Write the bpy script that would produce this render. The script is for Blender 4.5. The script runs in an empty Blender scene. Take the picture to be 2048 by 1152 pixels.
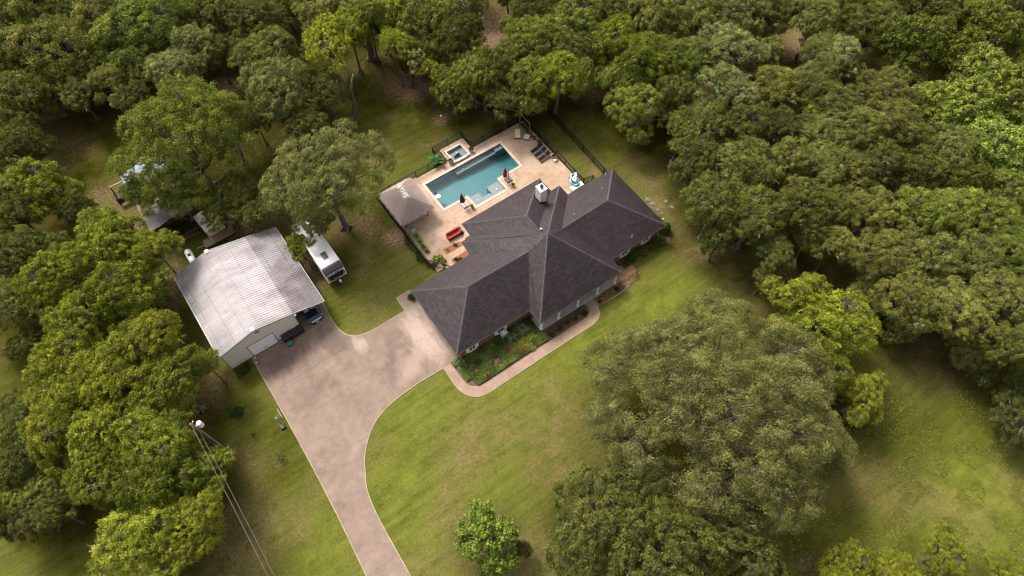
import bpy, math, random
import numpy as np
from mathutils import Vector, Matrix, noise as mnoise

SC = bpy.context.scene
COL = SC.collection
PI = math.pi
RS = np.random.RandomState(7)
random.seed(7)

# ------------------------------------------------------------------ camera, light, exposure
CAM_H = 72.0
FPX = 1365.0                      # focal length in pixels of the 2048 px wide frame
TILT = math.atan(735.0 / FPX)     # angle between the optical axis and straight down
cam_data = bpy.data.cameras.new('camera')
cam = bpy.data.objects.new('camera', cam_data)
COL.objects.link(cam)
cam_data.sensor_width = 36.0
cam_data.lens = FPX / 2048.0 * 36.0
cam_data.clip_end = 6000
cam.location = (0, 0, CAM_H)
cam.rotation_euler = (TILT, 0, 0)
SC.camera = cam
SC.render.resolution_x = 1024
SC.render.resolution_y = 576
SC.render.filter_size = 1.0
try:
    SC.cycles.filter_width = 1.0
except Exception:
    pass

PHI = math.radians(35.6)          # the house, pool and shop share this direction
E1 = (math.cos(PHI), math.sin(PHI))
E2 = (-E1[1], E1[0])

SUN_EL = math.radians(52)
SUN_AZ = PHI + math.radians(97)   # direction towards the sun, counter-clockwise from +X
world = bpy.data.worlds.new('World')
SC.world = world
world.use_nodes = True
wn = world.node_tree
for n in list(wn.nodes):
    wn.nodes.remove(n)
sky = wn.nodes.new('ShaderNodeTexSky')
sky.sky_type = 'NISHITA'
sky.sun_disc = False
sky.sun_elevation = SUN_EL
sky.sun_rotation = math.radians(90) - SUN_AZ
sky.air_density = 1.0
sky.dust_density = 6.0
sky.ozone_density = 0.6
hsv = wn.nodes.new('ShaderNodeHueSaturation')
hsv.inputs['Saturation'].default_value = 0.04
bg = wn.nodes.new('ShaderNodeBackground')
bg.inputs['Strength'].default_value = 0.13
wo = wn.nodes.new('ShaderNodeOutputWorld')
wn.links.new(sky.outputs[0], hsv.inputs['Color'])
wn.links.new(hsv.outputs[0], bg.inputs['Color'])
wn.links.new(bg.outputs[0], wo.inputs['Surface'])

sun_data = bpy.data.lights.new('sun', 'SUN')
sun_data.energy = 2.15
sun_data.angle = math.radians(14.0)
sun_data.color = (1.0, 0.90, 0.79)
sun = bpy.data.objects.new('sun', sun_data)
COL.objects.link(sun)
sdir = Vector((math.cos(SUN_EL) * math.cos(SUN_AZ), math.cos(SUN_EL) * math.sin(SUN_AZ), math.sin(SUN_EL)))
sun.rotation_euler = sdir.to_track_quat('Z', 'Y').to_euler()
sun.location = (0, 60, 80)

SC.view_settings.view_transform = 'Standard'
SC.view_settings.look = 'None'
SC.view_settings.gamma = 1.0
SC.view_settings.exposure = 1.0
SC.view_settings.use_curve_mapping = False

# ------------------------------------------------------------------ survey helpers
def ray_point(u, v, z=0.0):
    """ground-plan point (world x, y) seen at photo pixel (u, v) at height z"""
    s, c = math.sin(TILT), math.cos(TILT)
    x = (u - 1024) / FPX
    y = -(v - 576) / FPX
    d = (x, s + y * c, -c + y * s)
    t = (CAM_H - z) / -d[2]
    return d[0] * t, d[1] * t

OX, OY = ray_point(1096, 466.5)

def T(a, b, z=0.0):
    return (OX + a * E1[0] + b * E2[0], OY + a * E1[1] + b * E2[1], z)

def AB(u, v, z=0.0):
    x, y = ray_point(u, v, z)
    x -= OX
    y -= OY
    return x * E1[0] + y * E1[1], x * E2[0] + y * E2[1]

# ------------------------------------------------------------------ material helpers
def new_mat(name):
    m = bpy.data.materials.new(name)
    m.use_nodes = True
    nt = m.node_tree
    return m, nt, nt.nodes['Principled BSDF']

def nd(nt, kind, **kw):
    n = nt.nodes.new(kind)
    for k, v in kw.items():
        if k in n.inputs.keys():
            n.inputs[k].default_value = v
        else:
            setattr(n, k, v)
    return n

def ramp(nt, fac, stops):
    r = nt.nodes.new('ShaderNodeValToRGB')
    els = r.color_ramp.elements
    while len(els) < len(stops):
        els.new(0.5)
    for e, (p, c) in zip(els, stops):
        e.position = p
        e.color = c if len(c) == 4 else (c[0], c[1], c[2], 1)
    nt.links.new(fac, r.inputs['Fac'])
    return r.outputs['Color']

def mix(nt, fac, a, b, mode='MIX'):
    m = nt.nodes.new('ShaderNodeMix')
    m.data_type = 'RGBA'
    m.blend_type = mode
    def put(sock, val):
        if isinstance(val, (int, float)):
            sock.default_value = val
        elif isinstance(val, tuple):
            sock.default_value = val if len(val) == 4 else (*val, 1)
        else:
            nt.links.new(val, sock)
    put(m.inputs[0], fac)
    put(m.inputs[6], a)
    put(m.inputs[7], b)
    return m.outputs[2]

def math_n(nt, op, a, b=None, clamp=False):
    m = nt.nodes.new('ShaderNodeMath')
    m.operation = op
    m.use_clamp = clamp
    for i, v in enumerate((a, b)):
        if v is None:
            continue
        if isinstance(v, (int, float)):
            m.inputs[i].default_value = v
        else:
            nt.links.new(v, m.inputs[i])
    return m.outputs[0]

def noise(nt, vec, scale, detail=4, rough=0.55, dist=0.0):
    n = nd(nt, 'ShaderNodeTexNoise', Scale=scale, Detail=detail, Roughness=rough, Distortion=dist)
    if vec is not None:
        nt.links.new(vec, n.inputs['Vector'])
    return n.outputs['Fac']

def mapped(nt, src='Object', scale=(1, 1, 1), loc=(0, 0, 0), rot=(0, 0, 0)):
    tc = nt.nodes.new('ShaderNodeTexCoord')
    mp = nt.nodes.new('ShaderNodeMapping')
    mp.inputs['Scale'].default_value = scale
    mp.inputs['Location'].default_value = loc
    mp.inputs['Rotation'].default_value = rot
    nt.links.new(tc.outputs[src], mp.inputs['Vector'])
    return mp.outputs[0]

def bump(nt, height, bsdf, strength=0.4, dist=0.05):
    b = nt.nodes.new('ShaderNodeBump')
    b.inputs['Strength'].default_value = strength
    b.inputs['Distance'].default_value = dist
    nt.links.new(height, b.inputs['Height'])
    nt.links.new(b.outputs[0], bsdf.inputs['Normal'])

def simple(name, col, rough=0.6, metal=0.0, var=0.12, scale=3.0, spec=0.4):
    m, nt, p = new_mat(name)
    v = mapped(nt)
    f = noise(nt, v, scale, 5)
    c0 = tuple(max(0, c * (1 - var)) for c in col)
    c1 = tuple(min(1, c * (1 + var)) for c in col)
    nt.links.new(ramp(nt, f, [(0.3, c0), (0.7, c1)]), p.inputs['Base Color'])
    p.inputs['Roughness'].default_value = rough
    p.inputs['Metallic'].default_value = metal
    p.inputs['Specular IOR Level'].default_value = spec
    return m

# ------------------------------------------------------------------ mesh helpers
class B:
    def __init__(s):
        s.v = []
        s.f = []
    def add(s, vs, fs):
        o = len(s.v)
        s.v += [tuple(p) for p in vs]
        s.f += [tuple(i + o for i in f) for f in fs]
        return s
    def box(s, c, d, rz=0.0, top=1.0, ry=0.0, rx=0.0):
        hx, hy, hz = d[0] / 2, d[1] / 2, d[2] / 2
        pts = []
        for z, k in ((-hz, 1.0), (hz, top)):
            for x, y in ((-hx, -hy), (hx, -hy), (hx, hy), (-hx, hy)):
                pts.append(Vector((x * k, y * k, z)))
        M = Matrix.Rotation(rz, 3, 'Z') @ Matrix.Rotation(ry, 3, 'Y') @ Matrix.Rotation(rx, 3, 'X')
        vs = [tuple(M @ p + Vector(c)) for p in pts]
        return s.add(vs, [(0, 3, 2, 1), (4, 5, 6, 7), (0, 1, 5, 4), (1, 2, 6, 5), (2, 3, 7, 6), (3, 0, 4, 7)])
    def prism(s, poly, z0, z1):
        n = len(poly)
        vs = [(x, y, z0) for x, y in poly] + [(x, y, z1) for x, y in poly]
        fs = [tuple(range(n - 1, -1, -1)), tuple(range(n, 2 * n))]
        fs += [(i, (i + 1) % n, n + (i + 1) % n, n + i) for i in range(n)]
        return s.add(vs, fs)
    def tube(s, pts, r, n=6, cap=True):
        pts = [Vector(p) for p in pts]
        rs = r if isinstance(r, (list, tuple)) else [r] * len(pts)
        rings = []
        for i, p in enumerate(pts):
            if i == 0:
                d = pts[1] - p
            elif i == len(pts) - 1:
                d = p - pts[i - 1]
            else:
                d = pts[i + 1] - pts[i - 1]
            d.normalize()
            up = Vector((0, 0, 1)) if abs(d.z) < 0.9 else Vector((1, 0, 0))
            x = d.cross(up).normalized()
            y = d.cross(x).normalized()
            rings.append([tuple(p + (x * math.cos(t) + y * math.sin(t)) * rs[i]) for t in [2 * PI * k / n for k in range(n)]])
        vs = [q for rg in rings for q in rg]
        fs = []
        for i in range(len(pts) - 1):
            for k in range(n):
                fs.append((i * n + k, i * n + (k + 1) % n, (i + 1) * n + (k + 1) % n, (i + 1) * n + k))
        if cap:
            fs.append(tuple(range(n - 1, -1, -1)))
            fs.append(tuple((len(pts) - 1) * n + k for k in range(n)))
        return s.add(vs, fs)
    def lathe(s, prof, n=16, c=(0, 0, 0)):
        vs = []
        for r, z in prof:
            for k in range(n):
                t = 2 * PI * k / n
                vs.append((c[0] + r * math.cos(t), c[1] + r * math.sin(t), c[2] + z))
        fs = []
        for i in range(len(prof) - 1):
            for k in range(n):
                fs.append((i * n + k, i * n + (k + 1) % n, (i + 1) * n + (k + 1) % n, (i + 1) * n + k))
        fs.append(tuple(range(n - 1, -1, -1)))
        fs.append(tuple((len(prof) - 1) * n + k for k in range(n)))
        return s.add(vs, fs)
    def torus(s, c, R, r, tilt=(0, 0, 0), n=20, m=8):
        M = Matrix.Rotation(tilt[2], 3, 'Z') @ Matrix.Rotation(tilt[1], 3, 'Y') @ Matrix.Rotation(tilt[0], 3, 'X')
        vs = []
        for i in range(n):
            t = 2 * PI * i / n
            for k in range(m):
                q = 2 * PI * k / m
                p = Vector(((R + r * math.cos(q)) * math.cos(t), (R + r * math.cos(q)) * math.sin(t), r * math.sin(q)))
                vs.append(tuple(M @ p + Vector(c)))
        fs = [(i * m + k, ((i + 1) % n) * m + k, ((i + 1) % n) * m + (k + 1) % m, i * m + (k + 1) % m) for i in range(n) for k in range(m)]
        return s.add(vs, fs)
    def mesh(s, name, mat, smooth=False):
        me = bpy.data.meshes.new(name)
        me.from_pydata(s.v, [], s.f)
        if mat is not None:
            me.materials.append(mat)
        if smooth:
            me.polygons.foreach_set('use_smooth', [True] * len(me.polygons))
        me.update()
        return me

def place(o, a, b, z=0.0, rot=0.0):
    o.location = T(a, b, z)
    o.rotation_euler = (0, 0, PHI + rot)

def tag(o, label=None, cat=None, group=None, kind=None):
    if label: o['label'] = label
    if cat: o['category'] = cat
    if group: o['group'] = group
    if kind: o['kind'] = kind
    return o

def thing(name, label, cat, a, b, z=0.0, rot=0.0, group=None):
    o = bpy.data.objects.new(name, None)
    o.empty_display_size = 0.3
    COL.objects.link(o)
    place(o, a, b, z, rot)
    return tag(o, label, cat, group)

def part(name, geo, mat, parent, label=None, smooth=False, kind=None):
    me = geo.mesh(name, mat, smooth) if isinstance(geo, B) else geo
    o = bpy.data.objects.new(name, me)
    COL.objects.link(o)
    o.parent = parent
    return tag(o, label, None, None, kind)

def single(name, geo, mat, label, cat, a, b, z=0.0, rot=0.0, group=None, smooth=False):
    me = geo.mesh(name, mat, smooth) if isinstance(geo, B) else geo
    o = bpy.data.objects.new(name, me)
    COL.objects.link(o)
    place(o, a, b, z, rot)
    return tag(o, label, cat, group)

def struct(name, geo, mat, parent=None, smooth=False):
    me = geo.mesh(name, mat, smooth) if isinstance(geo, B) else geo
    o = bpy.data.objects.new(name, me)
    COL.objects.link(o)
    if parent:
        o.parent = parent
    else:
        place(o, 0, 0)
        o['kind'] = 'structure'
    return o

def dup(root, a, b, z=0.0, rot=0.0, label=None):
    def rec(o, par):
        c = o.copy()
        COL.objects.link(c)
        c.parent = par
        for ch in [k for k in bpy.data.objects if k.parent == o]:
            rec(ch, c)
        return c
    r = rec(root, None)
    place(r, a, b, z, rot)
    if label: r['label'] = label
    return r

# ------------------------------------------------------------------ materials
def mat_ground():
    m, nt, p = new_mat('grass_ground')
    att = nd(nt, 'ShaderNodeAttribute', attribute_name='cover')
    sep = nt.nodes.new('ShaderNodeSeparateColor')
    nt.links.new(att.outputs['Color'], sep.inputs[0])
    v = mapped(nt)
    big = noise(nt, v, 0.10, 4, 0.6)
    mid = noise(nt, v, 0.55, 5, 0.65, 0.4)
    fine = noise(nt, v, 3.2, 6, 0.75)
    vfine = noise(nt, v, 11.0, 4, 0.8)
    vm = mapped(nt, scale=(0.10, 1.5, 1), rot=(0, 0, 0.10))
    mow = noise(nt, vm, 1.0, 4, 0.7, 0.15)
    g1 = ramp(nt, mid, [(0.30, (0.064, 0.068, 0.0115)), (0.5, (0.096, 0.103, 0.0185)), (0.72, (0.124, 0.126, 0.027))])
    g2 = mix(nt, math_n(nt, 'MULTIPLY', mow, 0.6), g1, (0.112, 0.126, 0.025))
    # dark turf: shade of cloud and woods put into its colour
    shade_turf = ramp(nt, mid, [(0.32, (0.0100, 0.0125, 0.0006)), (0.52, (0.0210, 0.0225, 0.0012)), (0.74, (0.040, 0.033, 0.0035))])
    lush = ramp(nt, mid, [(0.35, (0.092, 0.112, 0.014)), (0.6, (0.138, 0.150, 0.022))])
    dry = ramp(nt, fine, [(0.32, (0.108, 0.0828, 0.0324)), (0.6, (0.1692, 0.126, 0.0576))])
    soil = ramp(nt, fine, [(0.3, (0.085, 0.050, 0.030)), (0.55, (0.175, 0.112, 0.075)), (0.75, (0.27, 0.19, 0.14))])
    def soft(ch, gain, ns, amt):
        a = math_n(nt, 'MULTIPLY', math_n(nt, 'SUBTRACT', ns, 0.5), amt)
        g = math_n(nt, 'MULTIPLY', ch, gain)
        # noise only matters where the blob is partly there
        e = math_n(nt, 'MULTIPLY', a, math_n(nt, 'MULTIPLY', ch, 3.0, True))
        return math_n(nt, 'ADD', g, e, True)
    g2 = mix(nt, 1.0, g2, ramp(nt, mow, [(0.36, (0.80, 0.82, 0.78)), (0.5, (1, 1, 1)), (0.64, (1.20, 1.18, 1.2))]), 'MULTIPLY')
    c = mix(nt, soft(sep.outputs[2], 1.0, mid, 1.6), g2, shade_turf)
    c = mix(nt, soft(att.outputs['Alpha'], 1.0, mid, 1.8), c, lush)
    c = mix(nt, soft(sep.outputs[1], 1.0, mid, 2.6), c, dry)
    dryn = ramp(nt, big, [(0.48, (0, 0, 0)), (0.66, (0.75, 0.75, 0.75))])
    c = mix(nt, math_n(nt, 'MULTIPLY', dryn, math_n(nt, 'ADD', mid, 0.1)), c, dry)
    c = mix(nt, soft(sep.outputs[0], 1.15, fine, 2.2), c, soil)
    spk = ramp(nt, vfine, [(0.25, (0.60, 0.60, 0.60)), (0.5, (1, 1, 1)), (0.8, (1.5, 1.48, 1.35))])
    c = mix(nt, 1.0, c, spk, 'MULTIPLY')
    spk2 = ramp(nt, fine, [(0.3, (0.78, 0.78, 0.75)), (0.7, (1.2, 1.2, 1.2))])
    c = mix(nt, 1.0, c, spk2, 'MULTIPLY')
    nt.links.new(c, p.inputs['Base Color'])
    p.inputs['Roughness'].default_value = 1.0
    p.inputs['Specular IOR Level'].default_value = 0.0
    h = math_n(nt, 'ADD', math_n(nt, 'MULTIPLY', fine, 0.6), math_n(nt, 'MULTIPLY', vfine, 0.5))
    bump(nt, h, p, 0.8, 0.12)
    return m

def mat_concrete(name, base, dark, light, scale=0.35, swirl=True, spots=()):
    m, nt, p = new_mat(name)
    v = mapped(nt)
    big = noise(nt, v, scale, 5, 0.6, 0.6)
    mid = noise(nt, v, scale * 5, 6, 0.65)
    fine = noise(nt, v, 16, 4, 0.7)
    c = ramp(nt, big, [(0.30, dark), (0.50, base), (0.72, light)])
    c2 = ramp(nt, mid, [(0.3, (0.80, 0.79, 0.78)), (0.55, (1, 1, 1)), (0.75, (1.14, 1.13, 1.12))])
    c = mix(nt, 1.0, c, c2, 'MULTIPLY')
    c3 = ramp(nt, fine, [(0.3, (0.92, 0.92, 0.92)), (0.7, (1.07, 1.07, 1.07))])
    c = mix(nt, 1.0, c, c3, 'MULTIPLY')
    if swirl:
        # pale worn spots and small stains
        vo = nd(nt, 'ShaderNodeTexVoronoi', Scale=0.42)
        nt.links.new(v, vo.inputs['Vector'])
        sp = ramp(nt, vo.outputs['Distance'], [(0.03, (1, 1, 1)), (0.12, (0, 0, 0))])
        c = mix(nt, math_n(nt, 'MULTIPLY', sp, 0.22), c, light)
    for (x, y, rx, ry, rot_, tone) in spots:
        # worn or stained area with a ragged outline of its own
        mp = nt.nodes.new('ShaderNodeMapping')
        mp.vector_type = 'TEXTURE'
        mp.inputs['Location'].default_value = (x, y, 0)
        mp.inputs['Rotation'].default_value = (0, 0, rot_)
        mp.inputs['Scale'].default_value = (rx, ry, 1)
        nt.links.new(v, mp.inputs['Vector'])
        ln = nt.nodes.new('ShaderNodeVectorMath')
        ln.operation = 'LENGTH'
        nt.links.new(mp.outputs[0], ln.inputs[0])
        rag = noise(nt, mapped(nt, scale=(0.9, 0.35, 1), rot=(0, 0, rot_)), 1.3, 5, 0.6, 0.8)
        w = math_n(nt, 'ADD', ln.outputs['Value'], math_n(nt, 'MULTIPLY', math_n(nt, 'SUBTRACT', rag, 0.5), 1.6))
        c = mix(nt, ramp(nt, w, [(0.35, (0.75, 0.75, 0.75)), (1.0, (0, 0, 0))]), c, tone)
    nt.links.new(c, p.inputs['Base Color'])
    p.inputs['Roughness'].default_value = 0.85
    bump(nt, mid, p, 0.15, 0.02)
    return m

def mat_patio():
    m, nt, p = new_mat('patio_concrete')
    v = mapped(nt)
    big = noise(nt, v, 0.22, 4, 0.6, 0.5)
    mid = noise(nt, v, 1.5, 6, 0.7, 0.5)
    c = ramp(nt, big, [(0.32, (0.30, 0.200, 0.132)), (0.55, (0.385, 0.272, 0.192)), (0.75, (0.44, 0.325, 0.245))])
    st = ramp(nt, mid, [(0.30, (0.50, 0.42, 0.36)), (0.42, (0.86, 0.80, 0.76)), (0.55, (1, 1, 1)), (0.75, (1.10, 1.09, 1.07))])
    c = mix(nt, 0.75, c, st, 'MULTIPLY')
    nt.links.new(c, p.inputs['Base Color'])
    p.inputs['Roughness'].default_value = 0.8
    bump(nt, mid, p, 0.12, 0.02)
    return m

def mat_shingle():
    m, nt, p = new_mat('asphalt_shingle')
    uv = nt.nodes.new('ShaderNodeUVMap')
    uv.uv_map = 'UVMap'
    br = nd(nt, 'ShaderNodeTexBrick', Scale=1.0)
    br.inputs['Brick Width'].default_value = 0.42
    br.inputs['Row Height'].default_value = 0.20
    br.inputs['Mortar Size'].default_value = 0.022
    br.inputs['Mortar Smooth'].default_value = 0.3
    br.inputs['Color1'].default_value = (0.0070, 0.0036, 0.0042, 1)
    br.inputs['Color2'].default_value = (0.040, 0.0235, 0.0265, 1)
    br.inputs['Mortar'].default_value = (0.003, 0.0015, 0.002, 1)
    br.offset = 0.37
    nt.links.new(uv.outputs[0], br.inputs['Vector'])
    mp = nt.nodes.new('ShaderNodeMapping')
    mp.inputs['Scale'].default_value = (0.55, 0.10, 1)
    nt.links.new(uv.outputs[0], mp.inputs['Vector'])
    streak = noise(nt, mp.outputs[0], 1.0, 4, 0.6, 0.3)
    fine = noise(nt, uv.outputs[0], 7.0, 4, 0.7)
    c = mix(nt, 1.0, br.outputs['Color'], ramp(nt, streak, [(0.3, (0.80, 0.80, 0.80)), (0.52, (1, 1, 1)), (0.72, (1.35, 1.30, 1.28))]), 'MULTIPLY')
    c = mix(nt, 1.0, c, ramp(nt, fine, [(0.3, (0.82, 0.82, 0.82)), (0.7, (1.2, 1.2, 1.2))]), 'MULTIPLY')
    nt.links.new(c, p.inputs['Base Color'])
    p.inputs['Roughness'].default_value = 0.6
    p.inputs['Specular IOR Level'].default_value = 0.55
    bump(nt, br.outputs['Fac'], p, -0.2, 0.02)
    return m

def mat_metal_roof(name, light, stain, amt=1.0, band=0.66):
    m, nt, p = new_mat(name)
    v = mapped(nt)
    vs = mapped(nt, scale=(0.07, 1.3, 1))
    big = noise(nt, v, 0.16, 4, 0.6, 0.7)
    st = noise(nt, vs, 1.0, 5, 0.7, 0.2)
    c = mix(nt, ramp(nt, big, [(0.42, (0, 0, 0)), (0.66, (amt, amt, amt))]), light, stain)
    c = mix(nt, 1.0, c, ramp(nt, st, [(0.3, (0.74, 0.71, 0.72)), (0.5, (0.95, 0.94, 0.95)), (0.7, (1.08, 1.08, 1.08))]), 'MULTIPLY')
    # purlin lines where dirt gathers, parallel to the ridge
    sx = nt.nodes.new('ShaderNodeSeparateXYZ')
    nt.links.new(v, sx.inputs[0])
    q = math_n(nt, 'ABSOLUTE', math_n(nt, 'SUBTRACT', math_n(nt, 'FRACT', math_n(nt, 'MULTIPLY', sx.outputs[0], band)), 0.5))
    ln = ramp(nt, q, [(0.0, (1, 1, 1)), (0.06, (0, 0, 0))])
    brk = ramp(nt, noise(nt, v, 0.33, 3, 0.6), [(0.36, (0.22, 0.22, 0.22)), (0.56, (0.75, 0.75, 0.75))])
    c = mix(nt, math_n(nt, 'MULTIPLY', ln, brk), c, stain)
    nt.links.new(c, p.inputs['Base Color'])
    p.inputs['Metallic'].default_value = 0.25
    p.inputs['Roughness'].default_value = 0.42
    return m

def mat_brick():
    m, nt, p = new_mat('red_brick')
    v = mapped(nt, rot=(PI / 2, 0, 0))
    br = nd(nt, 'ShaderNodeTexBrick', Scale=1.0)
    br.inputs['Brick Width'].default_value = 0.21
    br.inputs['Row Height'].default_value = 0.075
    br.inputs['Mortar Size'].default_value = 0.008
    br.inputs['Color1'].default_value = (0.23, 0.095, 0.060, 1)
    br.inputs['Color2'].default_value = (0.15, 0.060, 0.042, 1)
    br.inputs['Mortar'].default_value = (0.30, 0.23, 0.19, 1)
    nt.links.new(v, br.inputs['Vector'])
    nt.links.new(br.outputs['Color'], p.inputs['Base Color'])
    p.inputs['Roughness'].default_value = 0.85
    return m

def mat_leaf(name, trans=0.22, rough=0.6, lo=0.40, hi=1.65):
    m, nt, p = new_mat(name)
    oi = nt.nodes.new('ShaderNodeObjectInfo')
    at = nd(nt, 'ShaderNodeAttribute', attribute_name='tint')
    g = ramp(nt, at.outputs['Fac'], [(0.05, (lo * 0.95, lo, lo * 0.85)), (0.5, (1, 1, 1)), (0.93, (hi * 1.08, hi, hi * 0.95)), (1.0, (hi * 1.3, hi * 1.15, hi))])
    c = mix(nt, 1.0, oi.outputs['Color'], g, 'MULTIPLY')
    nt.links.new(c, p.inputs['Base Color'])
    p.inputs['Roughness'].default_value = rough
    p.inputs['Specular IOR Level'].default_value = 0.12
    tr = nt.nodes.new('ShaderNodeBsdfTranslucent')
    nt.links.new(mix(nt, 1.0, c, (1.25, 1.3, 0.6), 'MULTIPLY'), tr.inputs['Color'])
    mx = nt.nodes.new('ShaderNodeMixShader')
    mx.inputs[0].default_value = trans
    nt.links.new(p.outputs[0], mx.inputs[1])
    nt.links.new(tr.outputs[0], mx.inputs[2])
    nt.links.new(mx.outputs[0], nt.nodes['Material Output'].inputs['Surface'])
    return m

def mat_water(name, density, tint):
    m, nt, p = new_mat(name)
    out = nt.nodes['Material Output']
    nt.nodes.remove(p)
    tp = nt.nodes.new('ShaderNodeBsdfTransparent')
    tp.inputs['Color'].default_value = (0.97, 0.99, 0.99, 1)
    gl = nt.nodes.new('ShaderNodeBsdfGlossy')
    gl.inputs['Roughness'].default_value = 0.03
    fr = nt.nodes.new('ShaderNodeFresnel')
    fr.inputs['IOR'].default_value = 1.33
    v = mapped(nt)
    bp = nt.nodes.new('ShaderNodeBump')
    bp.inputs['Strength'].default_value = 0.25
    bp.inputs['Distance'].default_value = 0.03
    nt.links.new(noise(nt, v, 3.0, 4, 0.6, 0.4), bp.inputs['Height'])
    nt.links.new(bp.outputs[0], gl.inputs['Normal'])
    nt.links.new(bp.outputs[0], fr.inputs['Normal'])
    mx = nt.nodes.new('ShaderNodeMixShader')
    nt.links.new(fr.outputs[0], mx.inputs[0])
    nt.links.new(tp.outputs[0], mx.inputs[1])
    nt.links.new(gl.outputs[0], mx.inputs[2])
    nt.links.new(mx.outputs[0], out.inputs['Surface'])
    va = nt.nodes.new('ShaderNodeVolumeAbsorption')
    va.inputs['Color'].default_value = (*tint, 1)
    va.inputs['Density'].default_value = density
    nt.links.new(va.outputs[0], out.inputs['Volume'])
    return m

def mat_bark(name, c0, c1):
    m, nt, p = new_mat(name)
    v = mapped(nt, scale=(1, 1, 0.3))
    f = noise(nt, v, 3.5, 6, 0.7)
    nt.links.new(ramp(nt, f, [(0.3, c0), (0.7, c1)]), p.inputs['Base Color'])
    p.inputs['Roughness'].default_value = 0.9
    bump(nt, f, p, 0.6, 0.05)
    return m

M = {}
M['ground'] = mat_ground()
M['drive'] = mat_concrete('driveway_concrete', (0.195, 0.138, 0.106), (0.150, 0.102, 0.079), (0.245, 0.180, 0.142), 0.24, True, ((-20.2, -2.6, 2.0, 4.6, 0.0, (0.40, 0.31, 0.26)), (-23.0, -5.2, 3.4, 1.2, 0.5, (0.30, 0.215, 0.165)), (-26.6, 0.6, 0.9, 1.6, 0.0, (0.36, 0.28, 0.23)), (-34.8, 3.6, 4.6, 1.9, 0.05, (0.088, 0.060, 0.049)), (-29.0, 2.6, 1.8, 2.8, 0.3, (0.10, 0.072, 0.058)), (-24.6, -3.2, 0.9, 3.2, -0.5, (0.115, 0.083, 0.068))))
M['walk'] = mat_concrete('walk_concrete', (0.265, 0.175, 0.130), (0.225, 0.145, 0.105), (0.31, 0.215, 0.165), 0.8, False)
M['edge'] = mat_concrete('edging_concrete', (0.30, 0.225, 0.145), (0.24, 0.175, 0.11), (0.36, 0.27, 0.185), 1.2, False)
M['porch'] = mat_concrete('porch_concrete', (0.36, 0.345, 0.335), (0.30, 0.285, 0.275), (0.42, 0.40, 0.39), 0.8, False)
M['patio'] = mat_patio()
M['coping'] = mat_concrete('coping_stone', (0.47, 0.37, 0.315), (0.42, 0.32, 0.265), (0.53, 0.43, 0.37), 1.0, False)
M['plaster'] = simple('pool_plaster', (0.25, 0.275, 0.28), 0.6, var=0.06, scale=1.2)
M['shelf'] = simple('pool_shelf_plaster', (0.235, 0.225, 0.225), 0.6, var=0.05, scale=2)
M['water'] = mat_water('pool_water', 0.50, (0.17, 0.68, 0.72))
M['spawater'] = mat_water('spa_water', 0.60, (0.16, 0.68, 0.70))
M['shingle'] = mat_shingle()
M['ridgecap'] = simple('ridge_shingle', (0.062, 0.053, 0.055), 0.7, var=0.3, scale=5)
M['brick'] = mat_brick()
M['white'] = simple('white_paint', (0.74, 0.73, 0.71), 0.5, var=0.04)
M['offwhite'] = simple('offwhite_paint', (0.448, 0.434, 0.406), 0.55, var=0.06)
M['fascia'] = simple('fascia_paint', (0.21, 0.154, 0.126), 0.6, var=0.1)
M['soffit'] = simple('soffit_paint', (0.315, 0.294, 0.266), 0.7)
M['chimney'] = simple('chimney_stucco', (0.58, 0.56, 0.545), 0.7, var=0.05)
M['darkmetal'] = simple('dark_metal', (0.0175, 0.0161, 0.0154), 0.4, 0.6)
M['blackmetal'] = simple('black_fence_metal', (0.0112, 0.0098, 0.0084), 0.5, 0.2)
M['galv'] = simple('galvanised_metal', (0.294, 0.301, 0.308), 0.4, 0.6)
M['glass'] = simple('window_glass', (0.042, 0.0525, 0.056), 0.06, 0.0, spec=0.9)
M['shoproof'] = mat_metal_roof('shop_roof_metal', (0.355, 0.325, 0.328), (0.20, 0.170, 0.175), 0.7)
M['leanroof'] = mat_metal_roof('lean_roof_metal', (0.29, 0.262, 0.272), (0.14, 0.115, 0.12), 1.0, 0.5)
M['shopwall'] = simple('shop_wall_paint', (0.60, 0.565, 0.52), 0.5, var=0.04)
M['trim'] = simple('green_grey_trim', (0.20, 0.24, 0.215), 0.45)
M['doorwhite'] = simple('garage_door_paint', (0.78, 0.76, 0.80), 0.5, var=0.03)
M['shedroof'] = mat_metal_roof('shed_roof_metal', (0.252, 0.238, 0.238), (0.161, 0.105, 0.084), 1.0, 0.4)
M['shedblue'] = simple('blue_grey_sheet', (0.189, 0.231, 0.252), 0.4, 0.3, var=0.2, scale=2)
M['darkwood'] = simple('dark_wood', (0.0385, 0.0245, 0.0182), 0.8, var=0.3)
M['redwood'] = simple('red_wood', (0.112, 0.0385, 0.0266), 0.8, var=0.4, scale=6)
M['wood'] = simple('weathered_wood', (0.175, 0.112, 0.077), 0.8, var=0.25, scale=4)
M['tanwood'] = simple('tan_wood', (0.252, 0.175, 0.119), 0.8, var=0.25, scale=4)
M['polewood'] = simple('pole_wood', (0.154, 0.091, 0.0595), 0.9, var=0.3, scale=3)
M['thatch'] = simple('thatch_straw', (0.34, 0.265, 0.235), 0.95, var=0.6, scale=13)
M['thatch2'] = simple('bleached_straw', (0.80, 0.76, 0.72), 0.9, var=0.1, scale=7)
M['redcloth'] = simple('red_canvas', (0.34, 0.008, 0.012), 0.8)
M['greycloth'] = simple('charcoal_canvas', (0.0315, 0.035, 0.0392), 0.8)
M['redcush'] = simple('red_cushion', (0.364, 0.0385, 0.0315), 0.8)
M['cream'] = simple('cream_cushion', (0.62, 0.55, 0.30), 0.8, var=0.06)
M['creamwhite'] = simple('white_cushion', (0.532, 0.504, 0.448), 0.8, var=0.05)
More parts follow.
